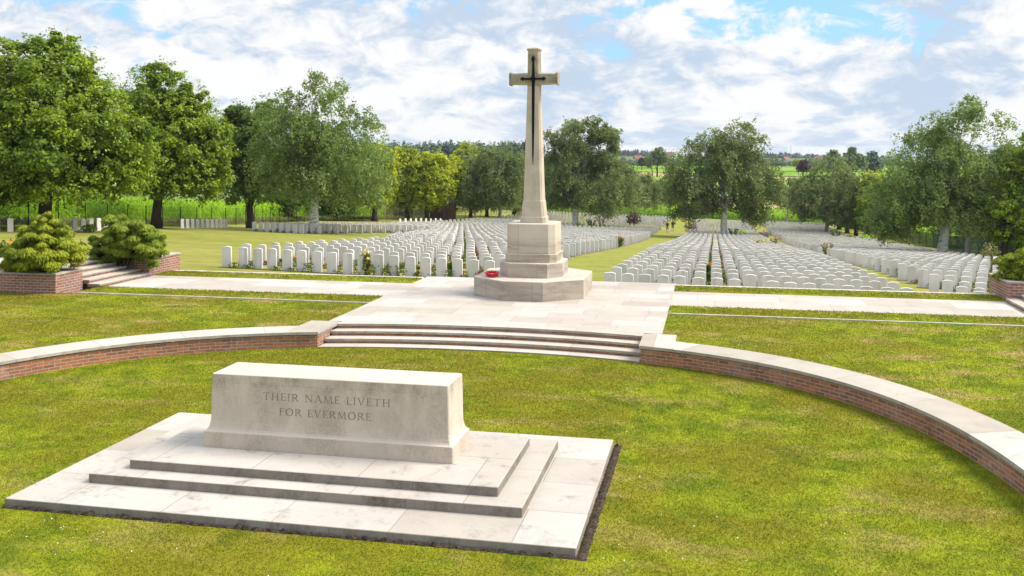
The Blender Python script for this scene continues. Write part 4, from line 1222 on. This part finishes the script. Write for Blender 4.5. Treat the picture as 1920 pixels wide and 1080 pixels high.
def house(label, px, py, d, w, h, rot, roofm):
    X, Y, Z = at(px, py, d)
    t = thing('farm_house', label, 'house', (X, Y, Z), rot, 'far houses on the skyline')
    s = MB(); s.box(-w / 2, w / 2, -3.5, 3.5, -3, h); s.build('wall', M['render'], t)
    s = MB(); e = .4; s.loft([[(-w / 2 - e, -3.9, h + .01), (w / 2 + e, -3.9, h + .01), (w / 2 + e, 3.9, h + .01), (-w / 2 - e, 3.9, h + .01)], [(-w / 2 - e, -.05, h + 3.6), (w / 2 + e, -.05, h + 3.6), (w / 2 + e, .05, h + 3.6), (-w / 2 - e, .05, h + 3.6)]])
    rf = s.build('roof', M[roofm], t)
    s = MB(); s.box(w * .2, w * .2 + .7, -.4, .4, h + 2.8, h + 4.4); s.build('chimney', M['brickp'], rf)
    for i in range(3):
        x = -w / 2 + w * (i + .5) / 3
        s = MB(); s.box(x - .5, x + .5, -3.56, -3.503, 1.0, 2.3); s.build('window', M['glass'], t)
house('pale house with red roof left of the far copper tree', 1196, 303, 900, 7, 2.4, TH + .2, 'tile')
house('red-roofed house just right of the tall lone field tree', 1256, 297, 900, 6, 2.4, TH - .3, 'tile')
house('white house at the left end of the right gap', 1474, 308, 900, 6, 3.6, TH + .4, 'tile')
house('long red-roofed house left of the pale skyline trees', 1535, 304, 950, 8, 2.4, TH - .2, 'tile')
house('grey-roofed house between the pale skyline trees', 1578, 305, 900, 9, 2.6, TH + .1, 'slate')
X, Y, Z = at(1483, 300, 1450)
ms = thing('radio_mast', 'thin lattice mast on the skyline right of the middle plot birch', 'mast', (X, Y, Z))
s = MB()
for k in range(3):
    a = 2 * math.pi * k / 3
    s.tube([(1.1 * math.cos(a), 1.1 * math.sin(a), -5), (.25 * math.cos(a), .25 * math.sin(a), 21)], [.16, .12], 5)
for z in range(0, 20, 2):
    r0 = 1.1 - .85 * (z + 5) / 26
    for k in range(3):
        a, b = 2 * math.pi * k / 3, 2 * math.pi * (k + 1) / 3
        s.tube([(r0 * math.cos(a), r0 * math.sin(a), z), (r0 * math.cos(b), r0 * math.sin(b), z + 1.8)], [.07, .07], 4)
s.build('lattice', M['steel'], ms)
s = MB(); s.tube([(0, 0, 20.5), (0, 0, 25)], [.12, .06], 5); s.build('antenna', M['steel'], ms)

# ------------------------------------------------------------------ two walkers
def skin_mesh(name, verts, edges, radii, mat, parent, root=0, sub=2):
    me = bpy.data.meshes.new(name); me.from_pydata(verts, edges, [])
    o = bpy.data.objects.new(name, me); COL.objects.link(o)
    md = o.modifiers.new('skin', 'SKIN'); md.use_smooth_shade = True
    if not me.skin_vertices: me.skin_vertices.new()
    for i, r in enumerate(radii):
        sv = me.skin_vertices[0].data[i]
        sv.radius = (r, r) if not isinstance(r, tuple) else r
        sv.use_root = (i == root)
    sb = o.modifiers.new('sub', 'SUBSURF'); sb.levels = sub; sb.render_levels = sub
    dg = bpy.context.evaluated_depsgraph_get(); dg.update()
    m2 = bpy.data.meshes.new_from_object(o.evaluated_get(dg))
    bpy.data.objects.remove(o)
    m2.materials.clear(); m2.materials.append(mat)
    m2.polygons.foreach_set('use_smooth', [True] * len(m2.polygons))
    return link(bpy.data.objects.new(name, m2), parent)
def walker(label, px, py, rz, shirt, legs, bag_label, step, longlegs=.44):
    X, Y, Z, d = hit(px, py)
    t = thing('person', label, 'person', (X, Y, Z), rz)
    s = step
    # walks towards +Y, away from the viewer
    J = {'pel': (0, 0, .95), 'sp': (0, .01, 1.15), 'ch': (0, .02, 1.36), 'nk': (0, .02, 1.50), 'hd': (0, .04, 1.60), 'ht': (0, .035, 1.72),
         'hl': (-.09, 0, .90), 'kl': (-.10, .16 * s, .50), 'al': (-.10, .10 * s, .09), 'tl': (-.11, .24 * s + .04, .035),
         'hr': (.09, 0, .90), 'kr': (.10, -.04 * s, .49), 'ar': (.10, -.30 * s, .12), 'tr': (.11, -.22 * s, .035),
         'sl': (-.18, .02, 1.42), 'el': (-.24, -.04 - .08 * s, 1.15), 'wl': (-.25, .03 - .14 * s, .92), 'fl': (-.25, .06 - .14 * s, .80),
         'sr': (.18, .02, 1.42), 'er': (.24, -.02 + .06 * s, 1.15), 'wr': (.25, .10 + .12 * s, .93), 'fr': (.25, .14 + .13 * s, .82)}
    K = list(J); ix = {k: i for i, k in enumerate(K)}
    E = [('pel', 'sp'), ('sp', 'ch'), ('ch', 'nk'), ('nk', 'hd'), ('hd', 'ht'), ('pel', 'hl'), ('hl', 'kl'), ('kl', 'al'), ('al', 'tl'), ('pel', 'hr'), ('hr', 'kr'), ('kr', 'ar'), ('ar', 'tr'), ('ch', 'sl'), ('sl', 'el'), ('el', 'wl'), ('wl', 'fl'), ('ch', 'sr'), ('sr', 'er'), ('er', 'wr'), ('wr', 'fr')]
    RD = {'pel': .13, 'sp': .12, 'ch': .135, 'nk': .055, 'hd': .092, 'ht': .07, 'hl': .085, 'kl': .055, 'al': .04, 'tl': .035, 'hr': .085, 'kr': .055, 'ar': .04, 'tr': .035, 'sl': .055, 'el': .042, 'wl': .03, 'fl': .032, 'sr': .055, 'er': .042, 'wr': .03, 'fr': .032}
    body = skin_mesh('body', [J[k] for k in K], [(ix[a], ix[b]) for a, b in E], [RD[k] for k in K], M['skin'], t)
    def garment(name, keys, edges, grow, mat, cut=None):
        kk = list(keys); im = {k: i for i, k in enumerate(kk)}
        vv = [Vector(J[k]) if k in J else Vector(keys[k][0]) for k in kk]
        rr = [(RD[k] + grow) if k in RD else keys[k][1] for k in kk]
        skin_mesh(name, [tuple(v) for v in vv], [(im[a], im[b]) for a, b in edges], rr, M[mat], t, 0)
    mid = lambda a, b, f: tuple(Vector(J[a]).lerp(Vector(J[b]), f))
    garment('shirt', {'sp': 0, 'pel': 0, 'ch': 0, 'sl': 0, 'sr': 0, 'ul': (mid('sl', 'el', .75), .062), 'ur': (mid('sr', 'er', .75), .062), 'nb': (mid('ch', 'nk', .55), .075)}, [('pel', 'sp'), ('sp', 'ch'), ('ch', 'sl'), ('ch', 'sr'), ('sl', 'ul'), ('sr', 'ur'), ('ch', 'nb')], .022, shirt)
    f = longlegs
    garment('shorts', {'pel': 0, 'hl': 0, 'hr': 0, 'gl': (mid('hl', 'kl', .95), .078), 'gr': (mid('hr', 'kr', .95), .078), 'wst': (mid('pel', 'sp', .25), .14)}, [('pel', 'hl'), ('pel', 'hr'), ('hl', 'gl'), ('hr', 'gr'), ('pel', 'wst')], .024, legs)
    skin_mesh('hair', [(0, .02, 1.66), (0, .035, 1.735), (0, -.02, 1.69)], [(0, 1), (1, 2)], [.094, .075, .08], M['hair'], t)
    for a, b in (('al', 'tl'), ('ar', 'tr')):
        skin_mesh('shoe', [tuple(Vector(J[a]) + Vector((0, -.03, -.02))), tuple((Vector(J[a]) + Vector(J[b])) / 2), J[b]], [(0, 1), (1, 2)], [.05, .052, .045], M['shoe'], t)
    c = math.cos(rz); sn = math.sin(rz)
    bx, by = .0, -.20
    bp = thing('backpack', bag_label, 'backpack', (X + bx * c - by * sn, Y + bx * sn + by * c, Z + 1.02), rz)
    s2 = MB(); s2.loft([rrect(-.15, .15, -.09, .09, z, .05) if k in (1, 2, 3) else rrect(-.12, .12, -.06, .06, z, .04) for k, z in enumerate((0, .05, .25, .42, .47))])
    s2.build('bag', M['navy'], bp, True)
    s2 = MB(); s2.loft([rrect(-.10, .10, -.135, -.092, z, .015) for z in (.05, .1, .22)]); s2.build('front_pocket', M['navy'], bp)
    for sg in (-1, 1):
        s2 = MB(); s2.tube([(sg * .10, .06, .45), (sg * .12, .18, .50), (sg * .13, .34, .42), (sg * .13, .36, .25), (sg * .15, .20, .08), (sg * .13, .08, .05)], [.018] * 6, 6); s2.build('strap', M['navy'], bp)
walker('person in a grey shirt and pale blue shorts walking away on the aisle', 1251.5, 437, .05, 'shirt_grey', 'denim', 'dark backpack worn by the walker in pale blue shorts', 1.0)
walker('person in a blue shirt and dark shorts walking away on the aisle', 1261.5, 434, -.03, 'shirt_blue', 'khaki', 'dark backpack worn by the walker in the blue shirt', -1.0)

# ------------------------------------------------------------------ grass blades and daisies
def in_frame(X, Y, Z, pad=30):
    d = X * FV[0] + Y * FV[1]; l = X * RV[0] + Y * RV[1]
    px = CX + F * l / d; py = HY + F * (H - Z) / d
    return (px > -pad) & (px < 1920 + pad) & (py < 1080 + pad)
def blades(name, label, x0, x1, y0, y1, z, dens, h, w, keep, seed, mat='blade'):
    rng = np.random.default_rng(seed)
    m = int((x1 - x0) * (y1 - y0) * dens)
    X = rng.uniform(x0, x1, m); Y = rng.uniform(y0, y1, m)
    d = X * FV[0] + Y * FV[1]
    k = keep(X, Y) & in_frame(X, Y, z, 420) & (rng.random(m) < np.clip((11 / d) ** 1.1, 0, 1))
    X, Y, d = X[k], Y[k], d[k]; m = len(X)
    an = rng.random(m) * 2 * np.pi; sc = (d / 11) ** .8
    hh = h * rng.uniform(.5, 1.25, m) * (.8 + .2 * sc); ww = w * rng.uniform(.6, 1.3, m) * sc
    lean = rng.normal(size=(m, 2)) * .55
    b = np.stack([X, Y, np.full(m, z)], 1); sd = np.stack([np.cos(an), np.sin(an), np.zeros(m)], 1) * ww[:, None]
    tip = b + np.column_stack([lean * hh[:, None], hh])
    v = np.stack([b - sd, b + sd, tip], 1).reshape(-1, 3)
    o = fast_mesh(name, v, 3, M[mat], None, rng.random(m))
    return tag(o, label, 'grass', kind='stuff')
def rad_ok(X, Y, off, inside):
    t = np.arctan2(Y - C0[1], X - C0[0]); r = np.hypot(X - C0[0], Y - C0[1])
    return (r < curve_r(t) + off) if inside else (r > curve_r(t) + off)
blades('grass', 'short mown grass of the lower lawn around the memorial stone', -14.5, 4.6, 8.5, 20.6, 0.0, 3600, .017, .0058,
       lambda X, Y: rad_ok(X, Y, -.0, True) & ~((X > -8.74) & (X < -1.36) & (Y > 10.345) & (Y < 14.43)), 81)
blades('grass', 'short mown grass of the upper lawn outside the curved wall', -26, 12, 8, 24.24, .325, 2200, .019, .0058,
       lambda X, Y: rad_ok(X, Y, .81, False) & ((X < PL0 - .01) | (X > PL1 + .01)) & ~((X > PL0 - .5) & (X < PL1 + .4) & (Y < 21.45)) & ~((X < -18.4) & (Y > 23.98)), 82, 'blade_up')
blades('grass', 'short mown grass of the verges beside the paved paths', -17.9, 7.75, 24.3, 29.0, .37, 1800, .03, .0065,
       lambda X, Y: ((X < PL0) | (X > PL1)) & ((Y < YP0 - .02) | (Y > YP1 + .02)) & (Y > YK0 + .06), 83)
rng = np.random.default_rng(99)
Vd = []
for cx, cy, n, sx, sy, z in ((-8.2, 9.7, 55, 1.0, .25, .03), (-6.0, 9.4, 25, 1.3, .2, .03), (-4.3, 19.2, 40, 1.2, .25, .03), (-.6, 13.0, 60, .9, .8, .03), (1.0, 11.5, 40, .8, .7, .03), (-1.0, 10.3, 12, .3, .3, .03), (-12.6, 18.8, 60, .9, .3, .355), (-19.6, 23.2, 60, 1.0, .25, .355), (.3, 20.6, 70, .6, .45, .355), (-1.3, 14.8, 12, .3, .2, .03), (2.2, 15.2, 10, .8, .5, .03)):
    n = n // 2
    P = np.column_stack([rng.normal(cx, sx, n), rng.normal(cy, sy, n), np.full(n, z)])
    Vd.append(leaf_quads(P, np.tile([0, 0, 1.0], (n, 1)) + rng.normal(size=(n, 3)) * .3, .017, rng, 1.0))
o = fast_mesh('daisies', np.concatenate(Vd), 4, M['white'])
tag(o, 'tiny white daisies scattered in loose patches over the lawns', 'flowers', kind='stuff')

# ------------------------------------------------------------------ sky and light
SUN = Vector((.80, .22, .86)).normalized()
w = bpy.data.worlds.new('World'); SC.world = w; w.use_nodes = True
nt = w.node_tree; nt.nodes.clear()
def N(t, **kw):
    n = nt.nodes.new(t)
    for k, v in kw.items(): setattr(n, k, v)
    return n
out = N('ShaderNodeOutputWorld')
sky = N('ShaderNodeTexSky', sky_type='NISHITA'); sky.sun_disc = False
sky.sun_elevation = math.asin(SUN.z); sky.sun_rotation = math.atan2(SUN.x, SUN.y)
sky.air_density = 1.0; sky.dust_density = 0.0; sky.ozone_density = 3.0
bg1 = N('ShaderNodeBackground'); bg1.inputs[1].default_value = .12
tint = N('ShaderNodeMix', data_type='RGBA'); tint.inputs[0].default_value = .8; nt.links.new(sky.outputs[0], tint.inputs[6]); tint.inputs[7].default_value = (2.0, 3.9, 6.1, 1); nt.links.new(tint.outputs[2], bg1.inputs[0])
tc = N('ShaderNodeTexCoord'); sp = N('ShaderNodeSeparateXYZ'); nt.links.new(tc.outputs['Generated'], sp.inputs[0])
def mt(op, a, b=None):
    n = N('ShaderNodeMath', operation=op)
    for i, v in enumerate((a, b)):
        if v is None: continue
        if isinstance(v, (int, float)): n.inputs[i].default_value = v
        else: nt.links.new(v, n.inputs[i])
    return n.outputs[0]
def mr(v, a, b, c=0., d=1.):
    n = N('ShaderNodeMapRange'); n.interpolation_type = 'SMOOTHSTEP'; nt.links.new(v, n.inputs[0])
    for i, q in enumerate((a, b, c, d)): n.inputs[i + 1].default_value = q
    return n.outputs[0]
# cloud banks: puffs flattened towards the horizon
zl = mt('POWER', mt('MAXIMUM', sp.outputs[2], 0.0), .72)
cb = N('ShaderNodeCombineXYZ'); nt.links.new(mt('MULTIPLY', sp.outputs[0], 3.2), cb.inputs[0]); nt.links.new(mt('MULTIPLY', sp.outputs[1], 3.2), cb.inputs[1]); nt.links.new(mt('MULTIPLY', zl, 4.6), cb.inputs[2])
def wn(scale, detail, rough, dist=0., loc=(0, 0, 0)):
    m = N('ShaderNodeMapping'); m.inputs['Location'].default_value = loc; nt.links.new(cb.outputs[0], m.inputs[0])
    n = N('ShaderNodeTexNoise'); nt.links.new(m.outputs[0], n.inputs['Vector'])
    n.inputs['Scale'].default_value = scale; n.inputs['Detail'].default_value = detail; n.inputs['Roughness'].default_value = rough; n.inputs['Distortion'].default_value = dist
    return n.outputs['Fac']
big = wn(1.3, 9, .58, .25, (3.1, 1.7, 0)); fine = wn(5.0, 10, .64, .45, (7.7, 2.2, 0)); shade = wn(1.9, 9, .60, .3, (1.2, 9.4, 0))
dens = mt('ADD', mt('MULTIPLY', big, .55), mt('MULTIPLY', fine, .45))
cover = mr(mt('SUBTRACT', dens, mr(sp.outputs[2], .05, .16, -.06, .05)), .39, .465)
cc = N('ShaderNodeMix', data_type='RGBA'); nt.links.new(mr(mt('ADD', mt('MULTIPLY', shade, .5), mt('MULTIPLY', fine, .5)), .42, .55), cc.inputs[0])
cc.inputs[6].default_value = (.57, .69, .85, 1); cc.inputs[7].default_value = (1.0, 1.0, 1.0, 1)
bg2 = N('ShaderNodeBackground'); nt.links.new(mr(sp.outputs[2], .14, .55, .64, .95), bg2.inputs[1]); nt.links.new(cc.outputs[2], bg2.inputs[0])
mx = N('ShaderNodeMixShader'); nt.links.new(cover, mx.inputs[0]); nt.links.new(bg1.outputs[0], mx.inputs[1]); nt.links.new(bg2.outputs[0], mx.inputs[2])
nt.links.new(mx.outputs[0], out.inputs[0])

sl = bpy.data.lights.new('sun', 'SUN'); sl.energy = 3.6; sl.angle = math.radians(27); sl.color = (1, .95, .86)
so = bpy.data.objects.new('sun', sl); link(so)
so.rotation_euler = SUN.to_track_quat('Z', 'Y').to_euler()
so.location = (30, 0, 60)

# ------------------------------------------------------------------ haze
k = NT('thin_air_haze')
pv = k.n('ShaderNodeVolumePrincipled'); pv.inputs['Color'].default_value = (.86, .92, 1, 1); pv.inputs['Density'].default_value = .00010
pv.inputs['Anisotropy'].default_value = .2
k.l(pv.outputs[0], k.out.inputs['Volume'])
s = MB(); s.box(-2700, 2700, -400, 2900, -40, 34); hz = s.build('haze', k.m)
tag(hz, 'thin pale summer haze over the far fields', 'haze', kind='stuff')

# ------------------------------------------------------------------ camera
cam = bpy.data.cameras.new('camera'); co = bpy.data.objects.new('camera', cam); link(co)
cam.sensor_width = 36; cam.lens = 36 * F / 1920
cam.shift_y = -(540 - HY) / 1920
cam.clip_start = .1; cam.clip_end = 9000
co.location = (0, 0, H); co.rotation_euler = (math.pi / 2, 0, TH)
SC.camera = co
SC.view_settings.view_transform = 'Standard'; SC.view_settings.look = 'None'
SC.view_settings.exposure = .65; SC.view_settings.gamma = 1
SC.render.resolution_x, SC.render.resolution_y = 1024, 576
